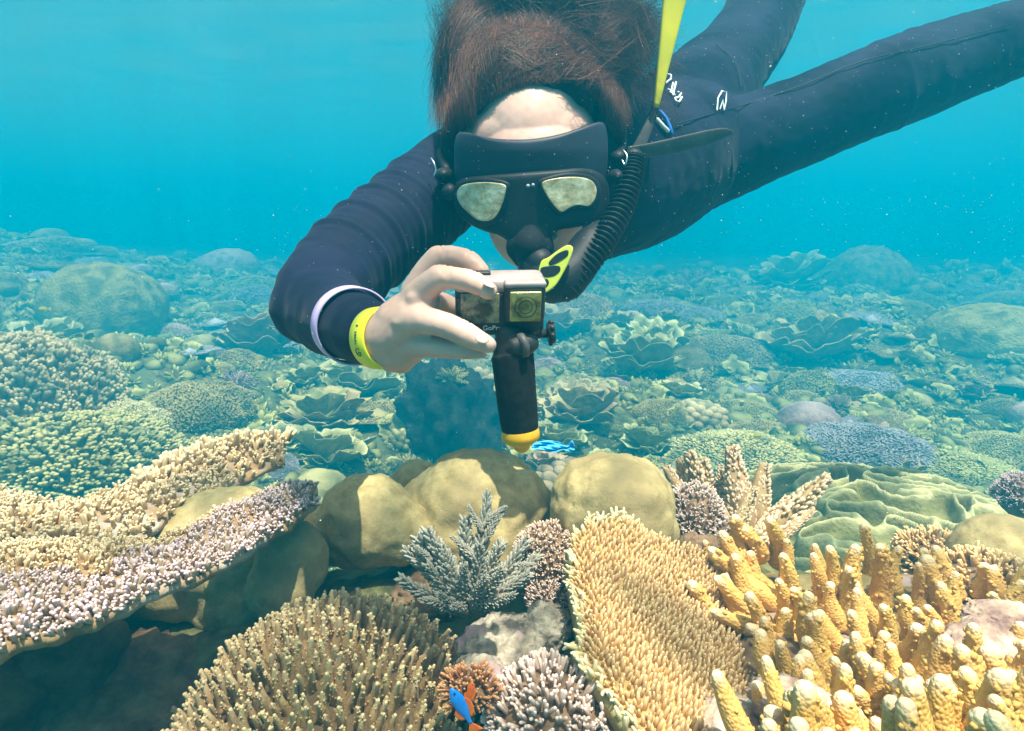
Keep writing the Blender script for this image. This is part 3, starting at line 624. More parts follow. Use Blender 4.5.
for rr_, nm in ((.0078, 'lens_ring'), (.0048, 'lens_ring')):
    a_ = np.linspace(0, 2*PI, 40); s_ = tube(CC+np.stack([.0166+rr_*np.cos(a_), .0052+rr_*np.sin(a_), .0225+a_*0], 1) @ RC.T, .00035, 6, 0); o_ = bpy.data.objects.new(nm, mesh_of(nm, s_, M_cbody)); COL.objects.link(o_); o_.parent = hsg; o_.location = -(Vector(hsg.location)+Vector(ca.location))
cb((.0058, .0016, .0030), .0014, (-.0125, .0232, 0), 'shutter_button', M_cbody)
cb((.0012, .0012, .0006), .0005, (.0005, .0105, .0132), 'status_light', M_ink)
cb((.0006, .0075, .0045), .0005, (.0327, -.002, 0), 'side_door', M_ctop)
scr = cb((.0138, .0115, .0010), .0008, (-.0150, .0012, .0130), 'front_screen', M_scr)
cb((.0325, .0012, .0010), .0008, (0, .0085, .0127), 'seam', M_cbody)
try:
    fc = bpy.data.curves.new('t', 'FONT'); fc.body = 'GoPro'; fc.size = .0052; fc.extrude = .0001; fc.align_x = 'CENTER'
    fo = bpy.data.objects.new('t', fc); COL.objects.link(fo); me = bpy.data.meshes.new_from_object(fo.evaluated_get(bpy.context.evaluated_depsgraph_get())); bpy.data.objects.remove(fo)
    me.materials.append(M_white) if not me.materials else None
    lo = bpy.data.objects.new('logo', me); COL.objects.link(lo); lo.parent = ca; Mx = np.eye(4); Mx[:3, :3] = RC; Mx[:3, 3] = CC+RC @ np.array([-.006, -.0158, .0133])-np.array(ca.location)
    lo.matrix_basis = Matrix(Mx)
except Exception as e: print('font', e)
cb((.0105, .0050, .0075), .002, (.0085, -.0255, 0), 'mount_foot', M_cbody)
scw = G().add(tube([CC+RC @ np.array([.012, -.0255, .004]), CC+RC @ np.array([.036, -.0235, .004])], .0034, 14, 0))
scw.add(tube([CC+RC @ np.array([.0365, -.0235, .004]), CC+RC @ np.array([.0415, -.0230, .004])], .0080, 24, 0))
scw.add(place(ico(1), np.array([CC+RC @ np.array([.039, -.023+.0082*math.cos(a), .004+.0082*math.sin(a)]) for a in np.arange(9)/9*2*PI]), unit(U0), .0022))
obj('thumb_screw', scw, ca, M_cbody)
# grip: tapered float with yellow cap
g0, g1, g2 = W(513, 346, .462), W(516, 375, .465), W(521, 437, .478)
pts = [W(511, 350, .463), W(513, 360, .464), W(516, 392, .468), W(518.8, 418, .474), W(519.8, 428, .476)]
obj('grip', tube(spline(pts, 30), np.interp(np.linspace(0, 1, 30), [0, .08, .2, .8, 1], [.0135, .0158, .0160, .0147, .0142]), 32, 4), ca, mat('black_foam_grip', ((.008, .008, .009), (.018, .018, .020)), .8, .15, scale=150, bump=.5, bscale=1200, bdist=.0005))
obj('clamp', remesh(G().add(tube([W(508, 335, .458), W(512, 352, .462)], [.010, .0135], 24, 3)).add(tube([W(517, 346, .452), W(528, 343, .456)], [.0085, .0085], 24, 2)).shape(), .001, 3, 'cl'), ca, M_cbody)
obj('clamp_ring', tube([W(519, 346, .449), W(524, 344.5, .4505)], .0094, 28, 0), ca, mat('dark_grey_plastic', (.09, .085, .085), .45, .4))
dr = unit(W(520.5, 436, .477)-W(516, 392, .468))
obj('float_cap', tube(np.array([W(520.6, 435, .477)+dr*z for z in (-.002, .002, .0055, .0075)]), [.0148, .0149, .0115, .007], 32, 3), ca, mat('yellow_orange_cap', ((.75, .36, .01), (.85, .46, .02)), .45, .4, scale=40))
# ================================================================ NEAR REEF
def place_many(parent, name, meshes, P, D, S, nmax=300, px=8.5, sh=None, stuff_mat=None, stuff_name=None, tipv=None, size=None):
    """the largest in view become parts, all others one joined part"""
    P = np.asarray(P); dist = np.linalg.norm(P-np.array([0, 0, CAMZ]), axis=1); N = len(P)
    S = np.asarray(S, float); S = S if S.ndim == 2 else np.stack([S]*3, 1)
    D = np.broadcast_to(D, (N, 3)); o = np.argsort(-(S[:, 0] if size is None else size)/dist); pick = o[:nmax]; rest = o[nmax:]
    for i in pick: inst(meshes[int(rng.integers(len(meshes)))], parent, m4(P[i], D[i], S[i], rng.uniform(0, 6.28)), name)
    if len(rest) and sh is not None:
        g = G()
        for k in range(len(sh)):
            r = rest[k::len(sh)]
            if len(r): g.add(place(sh[k], P[r], D[r], S[r]))
        obj(stuff_name or name+'_mass', g, parent, stuff_mat, kind='stuff')
# ---- branchlet shapes, all of height 1 along z, tip value 0 at the foot and 1 at the end
def digit(seed, r=.16, n=14, m=16, nubs=26, lump=.10, taper=.30, bend=.06, nubr=.055):
    r0 = np.random.default_rng(seed); t = np.linspace(0, 1, m); P = np.stack([bend*np.sin(t*3+seed), bend*np.cos(t*2.4+seed)-bend, t], 1)
    R = r*(1-taper*t**1.5)*(1+.06*np.sin(t*9+seed)); R[0] *= 1.1
    V, Q, T, A = tube(P, R, n, 4); zc = V[:, 2]
    N = unit(V-np.stack([P[np.clip((zc*(m-1)).astype(int), 0, m-1), 0], P[np.clip((zc*(m-1)).astype(int), 0, m-1), 1], np.clip(zc, 0, 1)], 1)+1e-6)
    V = V+N*(lump*r*fbm(V*7+seed*9.1, 2))[:, None]
    g = G(); A = np.clip(zc, 0, 1.15); g.add((V, Q, T, A))
    if nubs:
        k = r0.uniform(.12, 1.0, nubs)**.9; th = r0.uniform(0, 6.28, nubs); rr = r*(1-taper*k**1.5)
        c = np.stack([np.interp(k, t, P[:, 0])+rr*np.cos(th)*.92, np.interp(k, t, P[:, 1])+rr*np.sin(th)*.92, k], 1)
        d = np.stack([np.cos(th), np.sin(th), np.full(nubs, .9)], 1)
        s = nubr*r0.uniform(.6, 1.3, nubs); nb = ico(1); nb = (nb[0]*[.8, .8, 1.25], nb[1], nb[2], nb[3]); pl = place(nb, c, d, s)
        g.add((pl[0], pl[1], pl[2], np.clip(pl[0][:, 2], 0, 1.1)*.85))
    return g.shape()
def spiky(seed, r=.10, nsp=60, spike=.11, sr=.028, taper=.75):
    """staghorn-like branch ringed by short upward pointing cups"""
    r0 = np.random.default_rng(seed); t = np.linspace(0, 1, 10); P = np.stack([.05*np.sin(t*3+seed), .05*np.cos(t*2+seed)-.05, t], 1)
    g = G(); V, Q, T, A = tube(P, r*(1-taper*t), 9, 3); g.add((V, Q, T, V[:, 2]*.6))
    k = np.linspace(.05, 1, nsp)**.85; th = np.arange(nsp)*2.4+r0.uniform(-.3, .3, nsp); rr = r*(1-taper*k)*.8
    c = np.stack([np.interp(k, t, P[:, 0])+rr*np.cos(th), np.interp(k, t, P[:, 1])+rr*np.sin(th), k], 1)
    d = unit(np.stack([np.cos(th), np.sin(th), np.full(nsp, 1.05)+.5*k], 1)); s = spike*(1-.35*k)*r0.uniform(.7, 1.25, nsp)
    cone = tube(np.array([[0, 0, 0], [0, 0, .5], [0, 0, 1.]]), [sr/spike*1.1, sr/spike, sr/spike*.7], 6, 2)
    pl = place(cone, c, d, s); aa = np.tile(cone[0][:, 2], nsp)*.55+.45
    g.add((pl[0], pl[1], pl[2], aa)); return g.shape()
def nubble(seed, r=.22, n=9):
    t = np.linspace(0, 1, 5); P = np.stack([.05*np.sin(t*3+seed), .05*np.cos(t*2+seed), t], 1); V, Q, T, A = tube(P, r*(1-.3*t), n, 3)
    V = V+.12*r*pnoise(V*6+seed)[:, None]; return (V, Q, T, np.clip(V[:, 2], 0, 1.1))
def tuft(seed, n=5):
    """forked low branchlet, a few blunt knobs from one foot"""
    r0 = np.random.default_rng(seed); g = G()
    for k in range(n):
        a = k/n*6.28+r0.uniform(-.4, .4); e = r0.uniform(.15, .5) if k else .05
        d = unit(np.array([math.cos(a)*e, math.sin(a)*e, 1])); L = r0.uniform(.65, 1.0)
        V, Q, T, A = tube(np.array([[0, 0, 0], d*L*.5, d*L]), [.13, .12, .10], 7, 3); g.add((V, Q, T, np.clip(V[:, 2], 0, 1)))
    return g.shape()
def area_points(P, n, seed=0):
    """random points with normals on a grid surface (nu,nv,3)"""
    r0 = np.random.default_rng(seed); nu, nv = P.shape[:2]
    a = P[1:, :-1]-P[:-1, :-1]; b = P[:-1, 1:]-P[:-1, :-1]; cr = np.cross(a, b); ar = np.linalg.norm(cr, axis=2).ravel()
    idx = r0.choice(len(ar), n, p=ar/ar.sum()); i, j = np.divmod(idx, nv-1); u, v = r0.random(n)[:, None], r0.random(n)[:, None]
    p = P[i, j]*(1-u)*(1-v)+P[i+1, j]*u*(1-v)+P[i, j+1]*(1-u)*v+P[i+1, j+1]*u*v
    return p, unit(cr.reshape(-1, 3)[idx]), (i+u[:, 0])/(nu-1), (j+v[:, 0])/(nv-1)
def thin(P, dmin):
    """drop points closer than dmin to an earlier one"""
    cell = {}; keep = []
    for i, p in enumerate(P):
        k = tuple(np.floor(p/dmin).astype(int)); ok = True
        for dx in (-1, 0, 1):
            for dy in (-1, 0, 1):
                for dz in (-1, 0, 1):
                    for q in cell.get((k[0]+dx, k[1]+dy, k[2]+dz), ()):
                        if ((P[q]-p)**2).sum() < dmin*dmin: ok = False; break
                    if not ok: break
                if not ok: break
            if not ok: break
        if ok: cell.setdefault(k, []).append(i); keep.append(i)
    return np.array(keep)
# ---- boulder corals
M_boulder = mat('boulder_coral_skin', ((.30, .225, .09), (.50, .40, .19)), .8, .2, scale=55, world=True, bump=.5, bscale=260, bdist=.0016, patch=(.27, .21, .10), pscale=11, p0=.48, p1=.68)
def boulder(rows, label, group='smooth boulder corals on the near reef', lump=.10, seed=0, squash=.9, vox=.005):
    g = G()
    for (px, py, d, r, sy) in rows:
        R = r*d/FPX; g.add(ell(W(px, py, d), (R, R*squash, R*sy), 4))
    s = remesh(g.shape(), vox, 6, 'b'); V = s[0]; N = vnormals(s); R = rows[0][3]*rows[0][2]/FPX
    V = V+N*(R*lump*fbm(V/R*1.3+seed*3.1, 3)+R*.050*pnoise(V/R*3.6+seed)+R*.012*pnoise(V/R*11+seed)+.0006*pnoise(V*160))[:, None]
    r0 = np.random.default_rng(seed); c = W(*rows[0][:3])
    for k in range(5):                                          # little worm holes
        q = V[r0.integers(len(V))]; w = np.exp(-((V-q)**2).sum(1)/(.0022**2)); V = V-N*(.003*w)[:, None]
    base = W(rows[0][0], rows[0][1], rows[0][2]); base[2] -= R*.8
    o = obj('boulder_coral', (V,)+s[1:], None, M_boulder, loc=base); return tag(o, label, 'coral', group)
boulder([(612, 505, .80, 62, .86), (625, 525, .79, 52, .9), (590, 520, .80, 40, .95)], 'smooth yellowish boulder coral, rightmost of the row, under the blue strip', seed=1, lump=.08)
boulder([(478, 510, .88, 68, .92), (512, 508, .87, 42, 1.0), (440, 520, .88, 50, .95), (480, 540, .87, 66, .9)], 'largest smooth boulder coral in the middle, right under the camera grip', seed=2, lump=.09)
boulder([(418, 482, .97, 26, .9), (405, 488, .97, 20, .9)], 'small pale boulder coral lobe peeking between two bigger boulders', seed=7)
boulder([(368, 520, .82, 50, .95), (395, 530, .82, 40, .9), (350, 535, .82, 36, .95)], 'rounded boulder coral left of the middle with a tiny dark hole on top', seed=3, lump=.07)
boulder([(292, 560, .74, 36, 1.15), (280, 590, .73, 34, 1.0)], 'lobe of boulder coral poking out under the tip of the table coral', seed=5, lump=.06)
boulder([(225, 545, .80, 72, .80), (180, 570, .80, 60, .8), (245, 585, .80, 60, .9), (290, 540, .86, 50, .8)], 'broad boulder coral whose top shows behind the purple tipped table coral', seed=4, lump=.06)
boulder([(1003, 558, .80, 50, .85), (1040, 565, .80, 52, .8)], 'brownish boulder coral cut off by the right edge of the photo', seed=6, lump=.06)
boulder([(865, 600, .74, 44, .7), (820, 598, .76, 36, .6)], 'low pale boulder coral half hidden behind the yellow finger coral', seed=8, lump=.06)
# ---- left table corals
M_tableL = mat('table_coral_skin', ((.20, .12, .06), (.38, .25, .12)), .85, .2, scale=60, world=True, bump=.6, bscale=300, bdist=.002, patch=(.42, .36, .30), pscale=12)
M_tipsL = mat('lilac_white_tips', ((.34, .25, .17), (.52, .40, .30)), .75, .25, scale=50, world=True, tip=(.68, .51, .55), t0=.55, t1=.95)
M_tipsS = mat('sandy_tips', ((.40, .26, .11), (.56, .39, .18)), .75, .25, scale=50, world=True, tip=(.76, .60, .38), t0=.4, t1=1.0)
def shelf(F, B, th, name, label, m, lift=.012, seed=0, nu=120, nv=44, group=None):
    f = spline(W(*np.array(F, float).T), nu); b = spline(W(*np.array(B, float).T), nu); v = np.linspace(0, 1, nv)
    P = f[:, None]*(1-v)[None, :, None]+b[:, None]*v[None, :, None]
    P[..., 2] += lift*np.sin(v*PI)[None]+.010*fbm(P*14+seed, 3)+.003*pnoise(P*60+seed)
    edge = .004*pnoise(np.stack([np.linspace(0, 22, nu), np.zeros(nu), np.zeros(nu)+seed], -1)); P[:, 0] += (f-b)/np.linalg.norm(f-b, axis=1)[:, None]*edge[:, None]*1.5
    N = unit(np.cross(np.gradient(P, axis=0), np.gradient(P, axis=1))); N = N*np.sign(N[..., 2:3].mean())
    tk = th*(.35+.65*np.clip(v*3, 0, 1))[None, :, None]*(1+.3*pnoise(P*20)[..., None])
    root = empty(name, P[nu//3, nv//2]-np.array([0, 0, .10]), label, 'coral', group)
    sh = thick(P, N, 1.0)
    P2 = P-N*0
    sh = thick(P2, np.array([0, 0, 1.])*tk, 1.0)
    obj('plate', sh, root, m); return root, P, N
shapeT = [tuft(s, 4) for s in range(4)]; shapeN = [nubble(s) for s in range(4)]
r1, P1, N1 = shelf([(-130, 745, .34), (-60, 690, .37), (0, 652, .40), (70, 628, .45), (130, 606, .49), (200, 578, .55), (255, 548, .61), (296, 520, .67), (316, 500, .72)],
                   [(-130, 545, .57), (-60, 545, .57), (0, 545, .58), (70, 545, .60), (120, 545, .62), (165, 538, .65), (225, 510, .70), (280, 490, .74), (318, 492, .745)], .022,
                   'table_coral', 'large slanting table coral at left with lilac white tips over a dark hollow', M_tableL, seed=1)
p, n, u, v = area_points(P1, 14000, 1); k = thin(p, .0050); p, n, u, v = p[k], n[k], u[k], v[k]
h = rng.uniform(.006, .011, len(p))*(1+.4*(v < .15)); D = unit(np.array([0, 0, 1.])+.25*CR-.25*CF+rng.normal(0, .25, p.shape)-.6*CF*(v < .1)[:, None])
lil = (v < .50+.25*pnoise(p*18)+.5*sstep(.55, .8, u)); sa = ~lil
place_many(r1, 'branchlet', [mesh_of('branchlet', s, M_tipsL) for s in shapeT], p[lil], D[lil], h[lil], 300, sh=shapeT, stuff_mat=M_tipsL, stuff_name='lilac_branchlets')
obj('sandy_branchlets', place(shapeT[1], p[sa], D[sa], h[sa]), r1, M_tipsS, kind='stuff')
for q, rr in ((W(60, 690, .64), .05), (W(-40, 740, .58), .06)):
    pts = spline([q+np.array([0, 0, .06]), q, q-np.array([0, 0, .14])], 14); sV, sQ, sT, sA = tube(pts, np.linspace(rr*1.3, rr, 14), 20, 1); sV = sV+.02*fbm(sV*20, 3)[:, None]
    obj('stem', (sV, sQ, sT, sA), r1, mat('dead_coral_base', ((.08, .045, .028), (.20, .13, .08)), .9, .1, scale=30, world=True, bump=.8, bscale=70, bdist=.005))  # stem colour darkened for the shade under the table
r2, P2_, N2 = shelf([(-130, 610, .54), (-60, 600, .56), (0, 595, .58), (60, 580, .60), (110, 562, .64), (150, 532, .72), (195, 500, .79), (240, 480, .86), (284, 462, .92)],
                    [(-130, 490, .86), (-60, 490, .86), (0, 494, .86), (60, 510, .84), (105, 496, .88), (140, 484, .92), (190, 462, .96), (240, 450, .98), (284, 452, .98)], .02,
                    'table_coral', 'sandy coloured table coral at far left with rough knobbly surface rising to a ragged tip', M_tableL, lift=.02, seed=5)
p, n, u, v = area_points(P2_, 7000, 2); k = thin(p, .0078); p, n, u, v = p[k], n[k], u[k], v[k]
h = rng.uniform(.010, .019, len(p))*(1+.7*(u > .6)*(v > .5)); D = unit(np.array([0, 0, 1.])+.35*CR-.2*CF+rng.normal(0, .3, p.shape))
place_many(r2, 'branchlet', [mesh_of('branchlet', s, M_tipsS) for s in shapeT], p, D, h, 300, sh=shapeT, stuff_mat=M_tipsS, stuff_name='branchlets')
# ---- brown finger coral, dome at lower left
M_brown = mat('brown_finger_coral', ((.29, .19, .085), (.42, .29, .135)), .8, .2, scale=14, tip=(.50, .40, .22), t0=.5, t1=1.1, bump=.35, voro=30, bdist=.015, vary=.10)
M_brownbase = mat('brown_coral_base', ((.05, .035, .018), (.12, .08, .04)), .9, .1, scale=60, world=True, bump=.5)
root = empty('finger_coral', W(330, 740, .56), 'dome of brown finger coral with close upright blunt branches at lower left', 'coral')
C0 = W(335, 800, .60); RX, RY, RZ = .142, .155, .165
nth = 70; a = np.linspace(0, 2*PI, nth, endpoint=False); e = np.linspace(-.2, PI/2, 24)
dome = np.stack([C0[0]+RX*np.cos(e)[None]*np.cos(a)[:, None], C0[1]+RY*np.cos(e)[None]*np.sin(a)[:, None], C0[2]+RZ*np.sin(e)[None]+0*a[:, None]], -1)
dome = dome+.006*fbm(dome*30, 3)[..., None]
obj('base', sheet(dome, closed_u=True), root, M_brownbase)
fi = np.arange(2400)+.5; ph = np.arccos(1-fi/2400*1.0); th = PI*(1+5**.5)*fi
nn = np.stack([np.cos(th)*np.sin(ph), np.sin(th)*np.sin(ph), np.cos(ph)], 1)+rng.normal(0, .012, (2400, 3)); nn = unit(nn)
p = C0+nn*[RX, RY, RZ]; k = thin(p, .0073); p, nn = p[k], nn[k]
view = (p-np.array([0, 0, CAMZ])); vis = (nn*unit(view)).sum(1) < .42; p, nn = p[vis], nn[vis]
D = unit(nn*.6+np.array([.06, -.12, .8])+rng.normal(0, .05, p.shape)); L = rng.uniform(.028, .036, len(p)); S = np.stack([L*.84, L*.84, L], 1)*rng.uniform(.85, 1.12, (len(L), 1))
fb = [digit(s+10, .155, 10, 10, 16, .08, .62, .06, .048) for s in range(7)]
place_many(root, 'branch', [mesh_of('branch', s, M_brown) for s in fb], p-nn*.003, D, S, 300, sh=fb, stuff_mat=M_brown, stuff_name='branches', size=1/np.maximum(.3, np.linalg.norm(view[vis], axis=1)))
# ---- blue grey staghorn in the centre
M_stag = mat('blue_grey_staghorn', ((.20, .16, .12), (.34, .30, .23)), .75, .25, scale=30, tip=(.37, .36, .30), t0=.25, t1=.95, vary=.08)
root = empty('staghorn_coral', W(468, 622, .70), 'small blue grey branching coral with spiky twigs before the middle boulder', 'coral')
fs = [mesh_of('branch', spiky(s, .12, 95, .125, .030), M_stag) for s in range(4)]
base = W(470, 612, .72)
tips = [(491, 496, .72), (434, 528, .70), (418, 536, .71), (404, 553, .71), (402, 578, .68), (448, 545, .69), (470, 520, .73), (478, 545, .68), (500, 545, .70), (520, 538, .73), (533, 552, .72), (528, 575, .69), (505, 572, .67), (460, 570, .67), (430, 566, .68), (440, 592, .66), (485, 580, .66), (515, 600, .67), (455, 610, .65), (425, 600, .67)]
for i, (x, y, d) in enumerate(tips):
    q = W(x, y, d); st = base*.55+W(x*.5+235, 600, d)*.45 if i else W(476, 585, .72); dd = q-st; L = np.linalg.norm(dd); inst(fs[i % 4], root, m4(st, dd, (max(L, .035)*.9 if i else L*.62, max(L, .035)*.9 if i else L*.62, L), i*1.3), 'branch')
for x, y, d, x2, y2 in ((478, 560, .71, 455, 535), (486, 540, .71, 505, 512), (484, 525, .71, 503, 505), (482, 530, .71, 467, 508), (430, 560, .69, 412, 545), (515, 565, .70, 535, 562)):
    st = W(x, y, d); dd = W(x2, y2, d)-st; L = np.linalg.norm(dd); inst(fs[1], root, m4(st, dd, (L*.9, L*.9, L), x), 'branch')
# ---- yellow plate coral, tilted fan
M_plY = mat('yellow_plate_coral', ((.36, .24, .09), (.50, .34, .13)), .85, .15, scale=40, world=True, bump=.4)
M_tipY = mat('yellow_plate_tips', ((.46, .26, .09), (.60, .36, .14)), .75, .25, scale=12, world=True, tip=(.80, .57, .30), t0=.3, t1=1.0)
M_rimY = mat('pale_growing_rim', ((.62, .48, .20), (.72, .58, .28)), .75, .25, scale=30, world=True, tip=(.85, .75, .48), t0=.1, t1=1.0)
root = empty('plate_coral', W(660, 740, .52), 'tilted yellow plate coral with a fine bristly surface and pale rim right of centre', 'coral')
Lf = [(590, 522, .70), (574, 540, .67), (571, 570, .64), (574, 600, .60), (580, 632, .56), (576, 652, .535), (592, 676, .51), (615, 705, .48), (640, 735, .455), (668, 775, .43)]
Rt = [(628, 526, .72), (668, 545, .72), (700, 556, .73), (716, 580, .71), (722, 606, .69), (738, 630, .66), (752, 655, .63), (766, 685, .60), (786, 722, .57), (805, 775, .54)]
f = spline(W(*np.array(Lf, float).T), 90); b = spline(W(*np.array(Rt, float).T), 90); v = np.linspace(0, 1, 60)
Pp = f[:, None]*(1-v)[None, :, None]+b[:, None]*v[None, :, None]
Nn = unit(np.cross(np.gradient(Pp, axis=0), np.gradient(Pp, axis=1))); sgn = -np.sign((Nn*(Pp-np.array([0, 0, CAMZ]))).sum(-1).mean()); Nn = Nn*sgn
Pp = Pp+Nn*(.014*np.sin(v*PI)[None]+.009*fbm(Pp*11+2, 3))[..., None]
obj('plate', thick(Pp, Nn, .012), root, M_plY)
p, n, u, v = area_points(Pp, 26000, 5); n = n*sgn*np.sign((n*sgn*Nn.reshape(-1, 3).mean(0)).sum(-1, keepdims=True)*sgn)
n = unit(Nn.reshape(-1, 3).mean(0))[None]*np.ones_like(p)
k = thin(p, .0040); p, n, u, v = p[k], n[k], u[k], v[k]
sp = [tube(np.array([[0, 0, -.2], [0, 0, .5], [.05*math.cos(s), .05*math.sin(s), 1.]]), [.26, .22, .13], 6, 2) for s in range(4)]
sp = [(s[0], s[1], s[2], np.clip(s[0][:, 2], 0, 1)) for s in sp]
rim = (v < .028+.015*np.sin(u*40)) | (u < .03)
away = unit((f-b)[np.clip((u*89).astype(int), 0, 89)])
D = unit(n+.45*CU+(-.15)*CR+rng.normal(0, .13, p.shape)+away*(sstep(.12, 0, v)*1.3)[:, None]); h = rng.uniform(.0065, .0100, len(p))*(1+.25*rim)
obj('bristles', place(sp[0], p[~rim], D[~rim], np.stack([h*.95, h*.95, h], 1)[~rim]), root, M_tipY, kind='stuff')
pr = np.repeat(p[rim], 2, 0)+rng.normal(0, .002, (rim.sum()*2, 3)); Dr = unit(np.repeat(D[rim], 2, 0)+rng.normal(0, .3, (rim.sum()*2, 3)))
obj('rim_bristles', place(sp[1], pr, Dr, rng.uniform(.007, .011, len(pr))), root, M_rimY, kind='stuff')
# ---- yellow finger coral on the right
M_digit = mat('yellow_finger_coral', ((.58, .345, .085), (.74, .465, .14)), .75, .25, scale=5, tip=(.82, .66, .46), t0=.90, t1=1.16, bump=.25, voro=22, bdist=.02, vary=.08)
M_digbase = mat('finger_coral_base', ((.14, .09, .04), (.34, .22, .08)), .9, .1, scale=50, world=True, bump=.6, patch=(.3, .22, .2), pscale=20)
root = empty('finger_coral', W(860, 760, .52), 'big mound of golden yellow finger coral with thick pale tipped digits at right', 'coral')
ds = [mesh_of('digit', digit(s, .20, 16, 18, 26, .07, .52, .09, .040+.02*(s % 3 == 0)), M_digit) for s in range(10)]
def dsurf(x, y):   # depth of the mound's slope in the direction x,y
    return .78-.0017*(y-540)-.00022*(x-700)
rows = []
yy = 556
r0 = np.random.default_rng(11)
for j in range(11):
    y = 558+j*22; n_ = 14
    for i in range(n_+1):
        x = 720+i*25.5+(j % 2)*12+j*3.5; rows.append((x+r0.uniform(-6, 6), y+r0.uniform(-7, 7)+max(0, (x-900))*.16))
for (x, y) in rows:
    if x > 1090 or (x < 770 and y > 640) or (x < 745 and y > 612): continue
    if 930 < x < 1015 and 612 < y < 672: continue
    big = 1-.25*sstep(905, 960, x)*(y < 640); d = dsurf(x, y); L = r0.uniform(.040, .068)*big
    lean = np.interp(x, [700, 800, 1000], [-.55, -.28, -.15])+r0.normal(0, .12)
    D = unit(CU*1.0+CR*lean-CF*r0.uniform(.0, .30)); P0 = W(x, y+26, d+.008); w = L*r0.uniform(.68, 1.08)*(.066/L)**.6
    inst(ds[int(r0.integers(10))], root, m4(P0, D, (w, w, L), r0.uniform(0, 6.28)), 'digit')
for (x, y, x2, y2, d) in [(800, 648, 716, 608, .64), (790, 640, 722, 590, .66), (770, 600, 712, 560, .70), (765, 590, 728, 540, .72), (805, 668, 752, 622, .62), (740, 560, 735, 520, .74), (760, 555, 748, 524, .75), (775, 560, 764, 517, .76)]:
    P0 = W(x, y, d+.02); e = W(x2, y2, d)-P0; L = np.linalg.norm(e); inst(ds[int(r0.integers(10))], root, m4(P0, e, (.062, .062, L), x), 'digit')
U, Vv = np.meshgrid(np.linspace(690, 1110, 90), np.linspace(548, 830, 60), indexing='ij')
mound = W(U, Vv+26, dsurf(U, Vv)+.022+.10*sstep(740, 690, U)+.06*sstep(570, 545, Vv)); mound = mound+.007*fbm(mound*30, 3)[..., None]
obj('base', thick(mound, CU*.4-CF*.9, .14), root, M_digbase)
# ---- tan branching coral behind it
M_tan = mat('tan_branch_coral', ((.34, .22, .10), (.50, .35, .18)), .75, .25, scale=10, tip=(.74, .58, .40), t0=.3, t1=1.0, vary=.08)
root = empty('branching_coral', W(720, 560, .95), 'tan branching coral with bead covered arms spreading right beyond the right boulder', 'coral')
def beaded(seed, r=.24, n=420, bead=.040):
    r0 = np.random.default_rng(seed); t = np.linspace(0, 1, 9); P = np.stack([.04*np.sin(t*4+seed), .04*np.cos(t*3+seed), t], 1); g = G()
    pr = r*(np.sin(np.clip(t*1.1+.25, 0, 1)*PI*.5))*(1-.72*t**1.6); V, Q, T, A = tube(P, pr, 12, 3); g.add((V, Q, T, V[:, 2]*.1))
    k = r0.uniform(0, 1.05, n); th = np.arange(n)*2.4; rr = np.interp(k, t, pr); c = np.stack([rr*np.cos(th), rr*np.sin(th), k], 1)
    d = np.stack([np.cos(th), np.sin(th), .8+0*k], 1); nb = ico(1); nb = (nb[0]*[.8, .8, 1.5], nb[1], nb[2], np.clip(nb[0][:, 2]*.5+.5, 0, 1)); g.add(place(nb, c, d, bead*r0.uniform(.7, 1.2, n)*(1.1-.4*k))); return g.shape()
bd = [mesh_of('arm', beaded(s), M_tan) for s in range(4)]
for i, (x, y, x2, y2, d, w) in enumerate([(745, 545, 733, 452, .92, 1.0), (750, 545, 765, 468, .93, 1.0), (750, 548, 825, 480, .90, .85), (760, 535, 806, 488, .92, .7), (760, 552, 812, 512, .86, .6), (715, 545, 690, 456, .98, .9), (705, 540, 705, 462, .98, .9), (715, 540, 722, 470, .96, .8), (700, 530, 668, 470, .99, .9), (730, 545, 755, 490, .89, .8), (735, 550, 712, 492, .90, .8), (695, 530, 680, 462, 1.0, .8), (745, 550, 785, 500, .90, .7)]):
    P0 = W(x, y, d); e = W(x2, y2, d)-P0; L = np.linalg.norm(e); inst(bd[i % 4], root, m4(P0, e, (L*w*.75, L*w*.75, L), i), 'arm')
# ---- soft bushy heads: hemisphere of tufts
def bush(px, py, d, rpx, sy, n, h, m, mt, name, label, cat='coral', shapes=None, group=None, seed=0, tilt=0, parts=0):
    c = W(px, py, d); R = rpx*d/FPX; root = empty(name, c-np.array([0, 0, R*sy*.6]), label, cat, group)
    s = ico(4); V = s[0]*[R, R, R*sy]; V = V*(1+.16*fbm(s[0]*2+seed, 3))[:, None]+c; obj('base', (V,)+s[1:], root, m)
    q = rng.normal(size=(n, 3)); q = unit(q); q = q[q[:, 2] > -.35]; pp = c+q*[R, R, R*sy]*(1+.16*fbm(q*2+seed, 3))[:, None]
    k = thin(pp, h*.42); pp, q = pp[k], q[k]; vv = (q*unit(pp-np.array([0, 0, CAMZ]))).sum(1) < .35; pp, q = pp[vv], q[vv]
    D = unit(q+np.array([0, 0, .5])+rng.normal(0, .2, q.shape)); hh = rng.uniform(.7, 1.2, len(q))*h; shp = shapes or shapeT
    place_many(root, 'branchlet', [mesh_of('branchlet', x, mt) for x in shp], pp, D, hh, parts, sh=shp, stuff_mat=mt, stuff_name='branchlets'); return root
M_pinkb = mat('pinkish_encrusting', ((.36, .22, .16), (.55, .38, .28)), .8, .2, scale=40, world=True, tip=(.76, .58, .46), t0=.4, t1=1)
M_lavb = mat('lavender_soft', ((.34, .24, .19), (.50, .37, .31)), .8, .2, scale=40, world=True, tip=(.68, .54, .48), t0=.4, t1=1)
M_base2 = mat('coral_crust', ((.10, .055, .03), (.26, .17, .10)), .9, .15, scale=35, world=True, bump=.7, bscale=90, bdist=.004)  # crust reddened so its colour carries warm bounce light in shaded gaps
